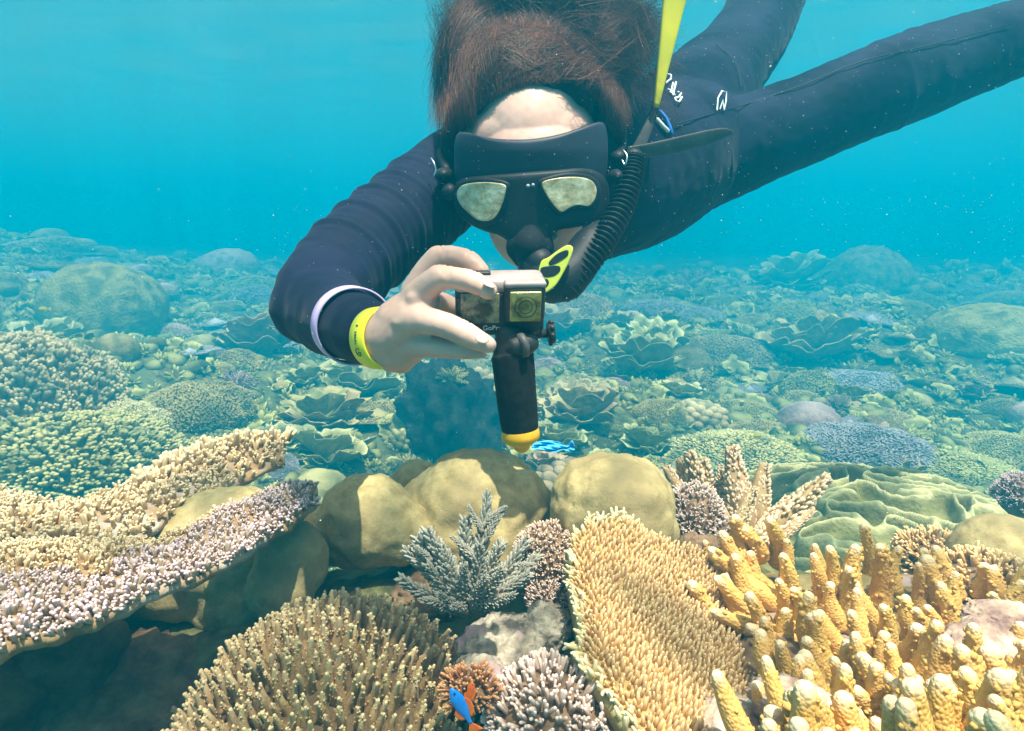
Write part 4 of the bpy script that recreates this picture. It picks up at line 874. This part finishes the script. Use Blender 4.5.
bush(548, 562, .76, 33, 1.05, 2400, .0085, M_base2, M_pinkb, 'encrusting_coral', 'pinkish knobbly coral between the blue grey twigs and the yellow plate', seed=2, parts=60)
bush(548, 596, .73, 20, .9, 900, .0075, M_base2, M_lavb, 'encrusting_coral', 'faded mauve knobbly coral at the left rim of the yellow plate', seed=12)
bush(693, 520, .86, 26, 1.3, 1800, .009, M_base2, M_lavb, 'soft_coral', 'mauve tufted coral squeezed against the right side of the rightmost boulder', seed=3)
bush(724, 540, .84, 22, .8, 900, .009, M_base2, M_lavb, 'soft_coral', 'low mauve tufted coral at the top left of the yellow fingers', seed=33)
bush(548, 720, .52, 52, .8, 2400, .015, M_base2, M_lavb, 'soft_coral', 'pale mauve bushy coral at the bottom middle with blunt soft tips', seed=4, parts=120)
bush(610, 742, .50, 44, .7, 1500, .013, M_base2, M_lavb, 'soft_coral', 'dull brownish bushy coral in the shade below the yellow plate rim', seed=5)
bush(935, 560, .86, 32, .7, 1200, .014, M_base2, M_tipY, 'finger_coral', 'small golden knobbly coral left of the brownish right edge boulder', seed=6, parts=60)
bush(1024, 497, 1.25, 22, .9, 1200, .012, M_base2, mat('purple_pink_tips', ((.34, .22, .22), (.46, .32, .32)), .75, .25, scale=40, world=True, tip=(.62, .5, .5)), 'soft_coral', 'purplish pink tufted coral at the right edge above the brown boulder', seed=8)
bush(985, 590, .72, 46, .6, 1600, .015, M_base2, M_tipY, 'finger_coral', 'short golden knobs below the right edge boulder beside the rock flakes', seed=9, parts=60)
bush(470, 690, .50, 22, .7, 900, .010, M_base2, mat('rust_brown_growth', ((.18, .07, .03), (.34, .14, .06)), .8, .2, scale=40, world=True, tip=(.5, .26, .12)), 'soft_coral', 'rusty brown growth around the tiny blue and orange fish', seed=10)
# ---- rocks between the corals
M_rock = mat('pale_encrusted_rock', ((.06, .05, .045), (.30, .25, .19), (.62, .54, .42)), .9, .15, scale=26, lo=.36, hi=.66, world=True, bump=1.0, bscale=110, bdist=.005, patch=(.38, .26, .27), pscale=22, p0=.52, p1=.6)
def rock(px, py, d, r, label, seed, m=None, amp=.3, flat=1.0, name='rock', ax=(1, 1, 1), lean=None):
    c = W(px, py, d); R = r*d/FPX; s = ico(5); V = s[0]*R*np.array(ax)*[1, 1, flat]; V = V*(1+amp*fbm(s[0]*1.4+seed*5, 4)+.10*pnoise(s[0]*7+seed)+.05*pnoise(s[0]*17+seed))[:, None]
    if lean is not None: V = V @ basis(np.array([lean]))[0].T
    return tag(obj(name, (V+c,)+s[1:], None, m or M_rock, loc=c-np.array([0, 0, R*.5])), label, 'rock')
rock(505, 650, .62, 45, 'pale sandy rock below the blue grey twigs', 1, flat=.6)
rock(548, 630, .64, 26, 'grey pitted round rock left of the yellow plate', 2)
rock(480, 680, .56, 30, 'whitish rock right of the brown finger coral', 3, flat=.7)
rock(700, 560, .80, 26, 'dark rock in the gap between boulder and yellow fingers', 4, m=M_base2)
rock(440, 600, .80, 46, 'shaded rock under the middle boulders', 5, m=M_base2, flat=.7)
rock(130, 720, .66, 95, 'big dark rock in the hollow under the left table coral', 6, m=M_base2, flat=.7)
M_flake = mat('mauve_rock_flake', ((.20, .12, .11), (.42, .29, .22), (.66, .54, .44)), .8, .25, scale=30, lo=.36, hi=.66, world=True, bump=.8, bscale=150, bdist=.003)
rock(985, 655, .52, 60, 'mauve ridged rock flake lying among the right yellow fingers', 7, m=M_flake, flat=.32, lean=(.3, -.6, 1), ax=(1, .6, 1))
rock(1010, 620, .55, 40, 'thin mauve rock flake, the upper one at the right edge', 8, m=M_flake, flat=.3, lean=(-.2, -.7, 1), ax=(1, .5, 1))
rock(800, 710, .46, 50, 'pale crusty rock with white rim at the foot of the yellow fingers', 9, m=M_flake, flat=.4, lean=(-.4, -.6, 1), ax=(1, .55, 1))
rock(740, 735, .48, 46, 'mauve lumpy rock at the bottom between yellow plate and finger coral', 10, m=M_flake, flat=.6)
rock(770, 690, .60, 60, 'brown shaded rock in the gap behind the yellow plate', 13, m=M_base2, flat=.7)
# ---- green wavy lettuce coral bed on the right
M_let = mat('green_ridged_coral', ((.15, .15, .04), (.28, .27, .10)), .75, .3, scale=26, world=True, bump=.8, bscale=110, bdist=.005, tip=(.56, .53, .27), t0=.62, t1=.95)
n = 400; a, b = np.meshgrid(np.linspace(-1, 1, n), np.linspace(-1, 1, n), indexing='ij')
C = W(905, 535, 1.55); X = C[0]+a*.42; Y = C[1]+b*.42
q = np.stack([X*13+1.1*pnoise(np.stack([X*9, Y*9, X*0], -1)), Y*15+.9*pnoise(np.stack([X*9, Y*9, X*0+5], -1)), X*0+1.7], -1); rd = 1-np.sqrt(pnoise(q)**2+.0025)*2.4; rd = np.clip(rd, 0, 1)
Z = C[2]-.02+.10*(1-(a**2+b**2))-.02*a+.060*rd**1.5+.004*pnoise(np.stack([X*55, Y*55, X*0], -1))+.006*fbm(np.stack([X*22, Y*22, X*0], -1), 2)+.02*fbm(np.stack([X*5, Y*5, X*0], -1), 2)
o = obj('lettuce_coral', thick(np.stack([X+.006*rd, Y-.006*rd, Z], -1), np.array([0, 0, 1.]), .05, rd), None, M_let, loc=(C[0], C[1], C[2]-.2)); tag(o, 'wide bed of pale green coral folded into winding ridges behind the yellow fingers', 'coral')
# ---- small animals and the strip
M_blue = mat('bright_blue_cloth', ((.08, .55, .92), (.16, .68, .97)), .5, .4, scale=30)
n = 60; m_ = 14; t = np.linspace(0, 1, n); v = np.linspace(-1, 1, m_)
cx = np.interp(t, [0, .2, .55, .75, .82, 1], [532, 540, 556, 565, 568, 575]); cy = np.interp(t, [0, .2, .6, .8, .9, 1], [447, 446, 447, 448, 446, 449]); wd_ = np.interp(t, [0, .1, .4, .62, .74, .82, .92, 1], [2, 4, 6, 5, 2.2, 4, 6.5, 2])
PX = cx[:, None]+v[None]*np.sin(t*6)[:, None]*1.2; PY = cy[:, None]+v[None]*wd_[:, None]; DD = .56-.007*v[None]+.004*np.sin(v[None]*5+t[:, None]*9)+.003*np.sin(v[None]*11-t[:, None]*14)
rib = W(PX, PY, DD); o = obj('blue_strip', thick(rib, -CF, .0015), None, M_blue, loc=W(532, 447, .56)); tag(o, 'crumpled bright blue strip trailing from the yellow end of the camera grip', 'strap')
M_fb = mat('blue_fish_skin', ((.01, .20, .80), (.03, .34, .92)), .35, .5, scale=60); M_fo = mat('orange_fish_skin', ((.75, .10, .01), (.85, .22, .02)), .4, .5, scale=60); M_fy = mat('yellow_fish_skin', ((.75, .6, .05), (.85, .7, .1)), .4, .4, scale=60)
def fish(P, D, L, label, mb, mf, upv=(0, 0, 1), tailm=None, deep=.34):
    D = unit(D); Uv = unit(np.cross(np.cross(D, upv), D)); S = np.cross(D, Uv); root = empty('fish', P, label, 'fish')
    t = np.linspace(0, 1, 22); hgt = L*deep*np.interp(t, [0, .08, .3, .6, .85, 1], [.08, .5, 1, .8, .35, .22])*.5; wv = hgt*np.interp(t, [0, .3, 1], [.6, .45, .25])
    a = np.linspace(0, 2*PI, 18, endpoint=False); R = P+D*L*.5
    V = (R-D[None]*(t*L)[:, None])[:, None]+Uv*(hgt[:, None]*np.sin(a)[None])[..., None]+S*(wv[:, None]*np.cos(a)[None])[..., None]
    V = np.concatenate([np.repeat(V[:1].mean(1, keepdims=True), 18, 1), V, np.repeat(V[-1:].mean(1, keepdims=True), 18, 1)]); obj('body', sheet(V.transpose(1, 0, 2), closed_u=True), root, mb)
    def fin(pts, name, m):
        q = np.array([P+D*x*L+Uv*y*L for x, y in pts]); k = len(q)//2; A_, B_ = spline(q[:k], 10), spline(q[k:][::-1], 10); v_ = np.linspace(0, 1, 6)
        g_ = A_[:, None]*(1-v_)[None, :, None]+B_[:, None]*v_[None, :, None]; obj(name, thick(g_+S*.0002, S, L*.012), root, m)
    fin([(-.48, .03), (-.62, .13), (-.74, .20), (-.74, -.20), (-.62, -.13), (-.48, -.03)], 'tail', tailm or mf)
    fin([(.2, .14), (0, .27), (-.32, .20), (-.36, .06), (-.1, .12), (.2, .12)], 'dorsal_fin', mf); fin([(-.02, -.14), (-.15, -.25), (-.33, -.16), (-.35, -.05), (-.15, -.1), (-.02, -.12)], 'anal_fin', mf)
    for s_ in (-1, 1): obj('eye', ell(P+D*L*.36+Uv*L*.03+S*s_*L*.05, L*.03, 2), root, M_ink)
    return root
fish(W(461, 706, .43), -CR*.45+CU*.85-CF*.1, .030, 'tiny fish with a bright blue back and orange fins by the brown fingers', M_fb, M_fo, upv=CR, tailm=M_fo)
fish(W(470, 692, .44), CU*.9+CR*.2, .016, 'tiny orange red fish just right of the blue backed one', M_fo, M_fo, upv=CR)
fish(W(757, 436, 2.2), CR, .035, 'small yellow fish over the reef above the tan branching coral', M_fy, M_fy)
fish(W(43, 309, 3.2), -CR, .055, 'small pale yellow fish at far left under the round coral head', M_fy, M_fy)
# ================================================================ THE REEF BEYOND
def floor_hit(px, py):
    O = np.array([0, 0, CAMZ]); D = unit(W(px, py, 1)-O); t = 1.2
    while t < 60:
        q = O+D*t
        if q[1] > 1.2 and q[2] < float(ground_h(np.array(q[0]), np.array(q[1]))): return q
        t *= 1.01
    return O+D*20
def mfar(name, c1, c2, tip=None, **k):
    kk = dict(scale=6, bump=.5, bscale=24, bdist=.03, vary=.28); kk.update(k)
    if tip: kk['tip'] = tip
    return mat(name, (c1, c2), .85, .15, **kk)
F_green = mfar('far_olive_coral', (.15, .13, .04), (.32, .29, .10), (.58, .52, .22), t0=.3)
F_tan = mfar('far_tan_coral', (.22, .16, .07), (.42, .32, .15), (.66, .54, .30), t0=.3)
F_pale = mfar('far_pale_leaf', (.24, .24, .08), (.42, .42, .16), (.70, .70, .34), t0=.72, t1=.98, vary=.2)
F_blue = mfar('far_blue_coral', (.22, .20, .22), (.36, .34, .36), (.56, .54, .58), t0=.3)
F_pink = mfar('far_pink_coral', (.30, .18, .16), (.48, .32, .28), (.70, .54, .50), t0=.3)
F_head = mfar('far_round_head', (.22, .19, .07), (.40, .35, .14), None, bump=.8)
r0 = np.random.default_rng(21)
def t_head(seed, nub=.05):
    s = ico(5); V = s[0].copy(); V[:, 2] = V[:, 2]*.75; V = V*(1+.14*fbm(s[0]*1.6+seed*3, 3)+nub*np.abs(pnoise(s[0]*9+seed))+.02*pnoise(s[0]*22))[:, None]; V[:, 2] += .25; return (V, s[1], s[2], np.clip(V[:, 2]-.2, 0, 1))
def tuftlow(seed, n=4):
    q0 = np.random.default_rng(seed); g = G()
    for k in range(n):
        a = k/n*6.28+q0.uniform(-.4, .4); e = q0.uniform(.25, .6) if k else .05; d = unit(np.array([math.cos(a)*e, math.sin(a)*e, 1])); L = q0.uniform(.65, 1.0)
        V, Q, T, A = tube(np.array([[0, 0, 0], d*L]), [.17, .15], 5, 2); g.add((V, Q, T, np.clip(V[:, 2], 0, 1)))
    return g.shape()
def t_bush(seed, n=1300, h=.105, zs=.62):
    g = G(); s = ico(3); V = s[0]*[1, 1, zs]*(1+.2*fbm(s[0]*1.5+seed, 2))[:, None]*.97; g.add((V, s[1], s[2], s[3]))
    fi = np.arange(n)+.5; ph = np.arccos(1-fi/n*1.15); th = PI*(1+5**.5)*fi; q = np.stack([np.cos(th)*np.sin(ph), np.sin(th)*np.sin(ph), np.cos(ph)], 1)
    p = q*[1, 1, zs]*(1+.2*fbm(q*1.5+seed, 2))[:, None]; q2 = unit(q+[0, 0, .4]+r0.normal(0, .2, q.shape)); tf = tuftlow(seed); g.add(place(tf, p, q2, h*r0.uniform(.7, 1.2, n))); return g.shape()
def leaf(seed, nr=12, nt_=26, span=1.35, curl=.45, ruf=.10):
    """one thin ruffled plate, foot at the origin, spreading along +x and rising"""
    r, a = np.meshgrid(np.linspace(.04, 1, nr), np.linspace(-span, span, nt_), indexing='ij')
    out = r*(1+.12*np.sin(a*5+seed)*r+.10*np.sin(a*11+seed*2)*r)
    x = out*np.cos(a); y = out*np.sin(a); z = curl*r**1.7+ruf*r**2*np.sin(a*6+seed*1.7)+.05*r*np.sin(a*13+seed)
    P = np.stack([x, y, z], -1); return thick(P, np.array([0, 0, 1.]), .03, r)
leaves = [leaf(s, curl=c, ruf=f) for s, c, f in ((1, .35, .10), (2, .55, .13), (3, .25, .08), (4, .75, .12), (5, .10, .10))]
def leaf_frames(seed, n=9):
    q0 = np.random.default_rng(seed); out = []
    for k in range(n):
        az = k*2.4+q0.uniform(-.4, .4); lay = k/n; s = .55+.55*(1-lay)*q0.uniform(.8, 1.1); tilt = q0.uniform(-.1, .25)+.35*lay
        X = np.array([math.cos(az)*math.cos(tilt), math.sin(az)*math.cos(tilt), math.sin(tilt)]); Y = unit(np.cross([0, 0, 1], X)); Z = np.cross(X, Y)
        M = np.eye(4); M[:3, :3] = np.stack([X, Y, Z], 1)*s*.8; M[:3, 3] = [math.cos(az)*.12, math.sin(az)*.12, .08+.38*lay]; out.append((k % len(leaves), M))
    return out
def t_leafy(seed):
    g = G()
    for k, M in leaf_frames(seed): L = leaves[k]; g.add((L[0] @ M[:3, :3].T+M[:3, 3],)+L[1:])
    return g.shape()
def t_table(seed, tips=500, thin_=.05):
    a = np.linspace(0, 2*PI, 60, endpoint=False); r = np.linspace(.05, 1, 12); R, A_ = np.meshgrid(r, a)
    out = R*(1+.10*np.sin(A_*3+seed)+.06*np.sin(A_*7+seed*2)); P = np.stack([out*np.cos(A_), out*np.sin(A_), .45+.10*R**2+.03*np.sin(A_*5+seed)*R], -1)
    bot = P*[.96, .96, 1]-np.array([0, 0, 1.])*(thin_+.22*(1-R)**2)[..., None]
    g = G(); g.add(sheet(np.concatenate([P, bot[:, ::-1]], 1), closed_u=True)); g.add(tube(np.array([[0, 0, -.3], [0, 0, .1], [0, 0, .4]]), [.26, .20, .34], 14, 1))
    t = np.sqrt(r0.random(tips)); th = r0.uniform(0, 6.28, tips); o = t*(1+.10*np.sin(th*3+seed)+.06*np.sin(th*7+seed*2)); p = np.stack([o*np.cos(th), o*np.sin(th), .45+.10*t**2+.03*np.sin(th*5+seed)*t], 1)
    g.add(place(nubble(seed, .3, 6), p, np.array([0, 0, 1.]), r0.uniform(.05, .09, tips))); return g.shape()
def t_lobes(seed, n=34):
    g = G(); q0 = np.random.default_rng(seed)
    for k in range(n):
        ph = math.acos(1-(k+.5)/n); th = k*2.4; d = np.array([math.cos(th)*math.sin(ph), math.sin(th)*math.sin(ph), math.cos(ph)*.75]); r = q0.uniform(.15, .24)
        s = tube(spline([d*.4, d*.85, d*1.0+[0, 0, .04]], 6), [r*.7, r*.8, r*.9, r, r, r*.9], 10, 4); g.add((s[0], s[1], s[2], np.clip(s[0][:, 2], 0, 1)))
    return g.shape()
def t_thicket(seed, n=38):
    q0 = np.random.default_rng(seed); q = unit(q0.normal(size=(n, 3))*[1, 1, .6]+[0, 0, .55]); g = G(); g.add(place(spiky(seed, .10, 26, .16, .045), q*.15, q, q0.uniform(.7, 1.05, n))); s = ico(2); g.add((s[0]*[.5, .5, .35], s[1], s[2], s[3])); return g.shape()
TPL = {'head': [t_head(1), t_head(2, .10), t_head(3, .03)], 'bush': [t_bush(1), t_bush(2, 1700, .085, .5), t_bush(3, 800, .14, .8)], 'leafy': [t_leafy(s) for s in range(5)],
       'table': [t_table(s) for s in range(3)], 'lobes': [t_lobes(1), t_lobes(2, 50)], 'thicket': [t_thicket(1), t_thicket(2), t_thicket(3, 26)]}
KN = {'head': 'boulder_coral', 'bush': 'bushy_coral', 'leafy': 'leafy_coral', 'table': 'table_coral', 'lobes': 'lobed_coral', 'thicket': 'branching_coral'}
_mc = {}
def tmesh(kind, i, m):
    k = (kind, i, m.name)
    if k not in _mc: _mc[k] = mesh_of(KN[kind], TPL[kind][i], m)
    return _mc[k]
_leafm = {}
def far_coral(kind, i, m, P, R, label, sz=1.0, rot=None, group=None, parts=False, tilt=(0, 0)):
    rot = r0.uniform(0, 6.28) if rot is None else rot; ax = unit(np.array([tilt[0], tilt[1], 1.]))
    if parts and kind == 'leafy':
        root = empty(KN[kind], P, label, 'coral', group); M0 = np.array(m4(P, ax, (R, R, R*sz), rot))
        for k, M in leaf_frames(i*7+3, 9):
            if (k, m.name) not in _leafm: _leafm[(k, m.name)] = mesh_of('plate', leaves[k], m)
            inst(_leafm[(k, m.name)], root, M0 @ M, 'plate')
        return root
    o = bpy.data.objects.new(KN[kind], tmesh(kind, i % len(TPL[kind]), m)); COL.objects.link(o); o.matrix_basis = Matrix(m4(P, ax, (R, R, R*sz), rot)); return tag(o, label, 'coral', group)
NAMED = [  # kind, variant, material, px, base py, width px, height factor, label
 ('head', 0, F_head, 105, 318, 110, 1.1, 'large round coral head standing in the haze at upper left'),
 ('bush', 1, F_green, 196, 408, 100, 1.1, 'domed greenish coral with rough top at left, below the small blue table coral'),
 ('bush', 2, F_tan, 25, 408, 170, 1.1, 'tall rough coral mound cut by the left edge'),
 ('bush', 0, F_tan, 118, 430, 90, 1.0, 'rough coral mound between the left edge mound and the greenish dome'),
 ('bush', 2, F_green, 60, 470, 210, .7, 'wide green coral mound just above the sandy table coral at left'),
 ('bush', 0, F_green, 20, 455, 130, .8, 'green coral mound at the left edge above the sandy table coral'),
 ('bush', 0, F_green, 215, 452, 110, .55, 'low green coral mound right above the ragged tip of the sandy table coral'),
 ('bush', 0, F_pink, 170, 333, 38, .9, 'small pinkish coral knob right of the large round coral head'),
 ('table', 0, F_blue, 216, 326, 66, .5, 'thin pale blue table coral edge at left, farther of two'),
 ('table', 1, F_blue, 190, 356, 52, .6, 'small pale blue table coral just above the greenish dome'),
 ('leafy', 0, F_tan, 262, 350, 95, 1.0, 'yellowish leafy coral stack left below the elbow'),
 ('bush', 1, F_pale, 258, 292, 70, 1.0, 'pale coral clump in the haze beside the bent elbow'),
 ('leafy', 1, F_pale, 300, 384, 46, 1.0, 'small curled leafy coral below the elbow'),
 ('leafy', 2, F_pale, 362, 392, 105, .8, 'wide leafy coral with pale rims under the lilac wristband'),
 ('table', 2, F_green, 378, 420, 78, .6, 'green table coral below the yellow wristband'),
 ('leafy', 3, F_green, 318, 424, 110, .7, 'broad flat green leafy coral at mid left'),
 ('leafy', 4, F_pale, 330, 458, 90, .9, 'leafy coral with curled pale rims above the pale boulder lobe'),
 ('leafy', 0, F_pale, 280, 450, 70, .8, 'leafy coral beside the ragged tip of the sandy table coral'),
 ('lobes', 0, F_pale, 398, 442, 34, 1.0, 'little pale round lobed coral left of the dark hollow'),
 ('thicket', 0, F_green, 405, 474, 46, .9, 'small green branching coral behind the left boulder corals'),
 ('head', 2, F_green, 318, 492, 62, .8, 'smooth green coral head behind the tip of the lilac table coral'),
 ('table', 1, F_green, 688, 334, 92, .45, 'flat table coral with shaded underside at upper right, left of the cup coral'),
 ('leafy', 1, F_green, 806, 356, 100, 1.1, 'cup shaped plate coral with a dark hollow beneath at upper right'),
 ('table', 2, F_tan, 1012, 386, 80, .5, 'yellowish table coral plate at the right edge'),
 ('bush', 1, F_blue, 872, 384, 100, .6, 'pale blue coral patch in the right middle distance'),
 ('head', 1, F_pink, 808, 430, 62, 1.0, 'pinkish round coral head right of the middle'),
 ('bush', 1, F_blue, 868, 446, 120, .7, 'mauve rough coral mound right of the pinkish head'),
 ('bush', 0, F_green, 662, 414, 56, .9, 'olive bushy coral left of the pale lobed coral'),
 ('lobes', 1, F_tan, 698, 418, 58, .8, 'pale lobed coral like a heap of fingers'),
 ('leafy', 3, F_tan, 578, 420, 90, 1.0, 'large leafy coral right of the camera grip'),
 ('leafy', 2, F_pale, 560, 444, 70, .8, 'pale leafy coral just behind the blue strip'),
 ('bush', 1, F_pale, 616, 424, 50, .9, 'pale rough coral knob between leafy corals right of the grip'),
 ('bush', 2, F_pink, 612, 388, 34, .8, 'little pink coral clump right of the grip'),
 ('bush', 2, F_pink, 548, 370, 34, .9, 'little pink coral clump beside the thumb screw'),
 ('leafy', 4, F_pale, 650, 448, 70, .8, 'leafy coral with small pale scales above the rightmost boulder coral'),
 ('bush', 0, F_green, 745, 458, 140, .55, 'wide olive coral carpet behind the tan branching coral'),
 ('leafy', 0, F_green, 880, 478, 90, .6, 'green leafy coral at the far rim of the folded coral bed'),
 ('leafy', 2, F_green, 770, 390, 60, .7, 'leafy coral in front of the dark cup coral'),
 ('leafy', 3, F_pale, 850, 340, 50, .6, 'small leafy coral right of the cup coral'),
 ('head', 0, F_head, 990, 345, 120, .8, 'dim large coral mound at right in the haze'),
 ('leafy', 1, F_tan, 560, 330, 80, .8, 'leafy coral right of the thumb screw in the haze'),
 ('bush', 0, F_green, 950, 470, 120, .5, 'low green mound beyond the folded coral near the right edge'),
]
occ = []
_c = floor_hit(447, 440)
hollow_shade = ico(5); _v = hollow_shade[0]*[.31, .30, .40]*(1+.55*fbm(hollow_shade[0]*1.9+3, 4)+.12*pnoise(hollow_shade[0]*6)+.05*pnoise(hollow_shade[0]*14))[:, None]
o = obj('rock', (_v+_c+np.array([0, .1, .05]),)+hollow_shade[1:], None, mat('dark_algae_rock', ((.012, .014, .014), (.04, .045, .04)), .95, .05, scale=14, world=True, bump=.8, bscale=30, bdist=.02), loc=_c); tag(o, 'big dark mass standing in for the shaded hollow behind the hand and the camera grip', 'rock'); occ.append((_c[0], _c[1]+.1, .30))  # near-black body added, its colour standing in for the hollow's shade
far_coral('thicket', 1, F_pale, W(452, 380, np.dot(_c+np.array([0, -.16, 0])-np.array([0, 0, CAMZ]), CF)), .085, 'pale twiggy coral on the dark mass standing in for the hollow behind the wrist', .9)
for kind, i, m, px, py, w, sz, lab in NAMED:
    P = floor_hit(px, py); dd = np.dot(P-np.array([0, 0, CAMZ]), CF); R = w*.5*dd/FPX; occ.append((P[0], P[1], R))
    far_coral(kind, i, m, P-np.array([0, 0, R*.12]), R, lab, sz, parts=True)
# ---- scattered corals that nothing tells apart share a group and a label
REG = [(-.95, -.62, 'far left slope', 'on the slope by the left edge'), (-.62, -.32, 'left slope', 'on the slope left of the elbow'), (-.32, .05, 'middle slope', 'on the slope behind the hand'), (.05, .28, 'slope right of the grip', 'on the slope right of the grip'), (.28, .55, 'right slope', 'on the slope under the outstretched leg'), (.55, 1.2, 'far right slope', 'on the slope by the right edge')]
KD = {'head': ('round head', 'rounded coral head'), 'bush': ('bushy', 'rough bushy coral clump'), 'leafy': ('leafy', 'leafy coral with thin ruffled plates'), 'table': ('table', 'flat table coral'), 'lobes': ('lobed', 'lobed coral clump'), 'thicket': ('twiggy', 'twiggy branching coral')}
MT = {'head': [F_head, F_green, F_pink], 'bush': [F_green, F_tan, F_green, F_blue], 'leafy': [F_pale, F_green, F_tan, F_pale], 'table': [F_green, F_tan, F_blue], 'lobes': [F_pale, F_tan], 'thicket': [F_green, F_tan, F_pink]}
n_ = 0; tries = 0
while n_ < 290 and tries < 30000:
    tries += 1; t = r0.uniform(-.92, .92); Y = 1.55*math.exp(r0.uniform(0, 1)**.85*1.95); X = t*Y
    R = r0.uniform(.05, .13)*(.55+.26*Y)**.8*(2.4 if n_ < 34 else 1); ok = True
    if n_ < 34 and Y < 2.9: continue
    if Y < 2.1 and .45 < X < 1.5: continue
    if math.hypot((X+.25)/.45, (Y-2.6)/.55) < .8: continue
    for (a, b, c) in occ:
        if (a-X)**2+(b-Y)**2 < (.80*(c+R))**2: ok = False; break
    if not ok: continue
    occ.append((X, Y, R)); reg = [g for g in REG if g[0] <= t < g[1]]
    if not reg: continue
    reg = reg[0]; pr = {'far left slope': [.12, .50, .06, .12, .06, .14], 'slope right of the grip': [.06, .16, .46, .16, .06, .10], 'left slope': [.12, .44, .12, .12, .06, .14], 'middle slope': [.05, .12, .50, .18, .05, .10], 'right slope': [.08, .25, .35, .15, .07, .10], 'far right slope': [.12, .32, .20, .20, .06, .10]}[reg[2]]
    kind = ['head', 'bush', 'leafy', 'table', 'lobes', 'thicket'][int(r0.choice(6, p=np.array(pr)/sum(pr)))]; far = 'farther ' if Y > 4 else ''
    m = MT[kind][int(r0.integers(len(MT[kind])))]; Z = float(ground_h(np.array(X), np.array(Y)))
    cw = m.name.split('_')[1].replace('round', 'brown'); dw = 'near' if Y < 2.7 else 'mid distance' if Y < 4.5 else 'distant' if Y < 7 else 'very distant'
    far_coral(kind, int(r0.integers(5)), m, np.array([X, Y, Z-R*.1]), R, dw+' '+cw+' '+KD[kind][1]+' '+reg[3], r0.uniform(.6, 1.1), group=dw+' '+cw+' '+KD[kind][0]+' corals on the '+reg[2], tilt=(r0.normal(0, .12), r0.normal(-.15, .12))); n_ += 1
# ---- everything smaller, past counting
def carpet(n, shapes, m, name, y0, y1, s0, s1, seed, flat=(1, 1, 1)):
    q = np.random.default_rng(seed); n = int(n*1.35); t = q.uniform(-1.6, 1.6, n); Y = y0*np.exp(q.uniform(0, 1, n)**.8*math.log(y1/y0)); X = t*Y
    Z = ground_h(X, Y); S = q.uniform(s0, s1, n)*(.5+.22*Y); D = unit(np.stack([q.normal(0, .3, n), q.normal(-.2, .3, n), np.ones(n)], 1)); g = G(); k = len(shapes)
    for j in range(k): g.add(place(shapes[j], np.stack([X, Y, Z-S*.1], 1)[j::k], D[j::k], (S[:, None]*np.array(flat))[j::k]))
    obj(name, g, None, m, kind='stuff')
lowleaf = [leaf(s, 4, 8, 1.3, c, .1) for s, c in ((11, .3), (12, .5), (13, .7), (14, .2))]
lk = []
for s in range(3):
    g = G()
    for k in range(4):
        a = k*1.7+s; R_ = np.array([[math.cos(a), -math.sin(a), 0], [math.sin(a), math.cos(a), 0], [0, 0, 1]]); L = lowleaf[(k+s) % 4]; g.add(((L[0]*(.7+.1*k)+[0, 0, .1*k]) @ R_.T,)+L[1:])
    lk.append(g.shape())
lt = []
for s in range(3):
    q = np.random.default_rng(s); d = unit(q.normal(size=(9, 3))*[1, 1, .5]+[0, 0, .8]); g = G(); c = tube(np.array([[0, 0, 0], [0, 0, 1.]]), [.15, .12], 5, 1); c = (c[0], c[1], c[2], np.clip(c[0][:, 2], 0, 1)); g.add(place(c, d*0, d, q.uniform(.6, 1, 9))); lt.append(g.shape())
hb = [(V_*(1, 1, .6)*(1+.3*pnoise(V_*2+s))[:, None], Q_, T_, np.clip(V_[:, 2], 0, 1)) for s, (V_, Q_, T_, A_) in enumerate([ico(2)]*3)]
F_g2 = mfar('turf_green', (.07, .075, .03), (.20, .18, .065), (.40, .36, .14), world=True, t0=.4, scale=4)
F_t2 = mfar('turf_tan', (.12, .095, .04), (.25, .22, .07), (.42, .38, .13), world=True, t0=.4, scale=4)
F_p2 = mfar('turf_pale', (.12, .12, .05), (.26, .25, .08), (.50, .48, .18), world=True, t0=.6, scale=4)
carpet(900, lk, F_p2, 'leafy_coral_rubble', 1.5, 13, .03, .075, 31, (1, 1, 1))
carpet(7000, lt, F_t2, 'twiggy_coral_rubble', 1.5, 12, .02, .055, 32)
carpet(2600, hb, F_g2, 'knobbly_coral_rubble', 1.5, 16, .02, .07, 33)
# ---- specks drifting in the water
q = np.random.default_rng(55); n = 1800; d = q.uniform(.35, 1.3, n); P = W(q.uniform(-60, 1080, n), q.uniform(-40, 560, n), d); P = P[P[:, 2] > CAMZ-.30]; n = 1500; P = np.concatenate([P, W(q.uniform(260, 1080, n), q.uniform(-40, 300, n), q.uniform(.40, .95, n))])
s = (ico(1)[0]*[1, .8, .7], )+ico(1)[1:]; o = obj('drifting_specks', place(ico(0) if 0 else s, P, np.array([0, 0, 1.]), q.uniform(.00012, .0004, len(P))*(1+1.2*(q.random(len(P)) < .04))), None, mat('speck', (.75, .75, .68), .7), kind='stuff')
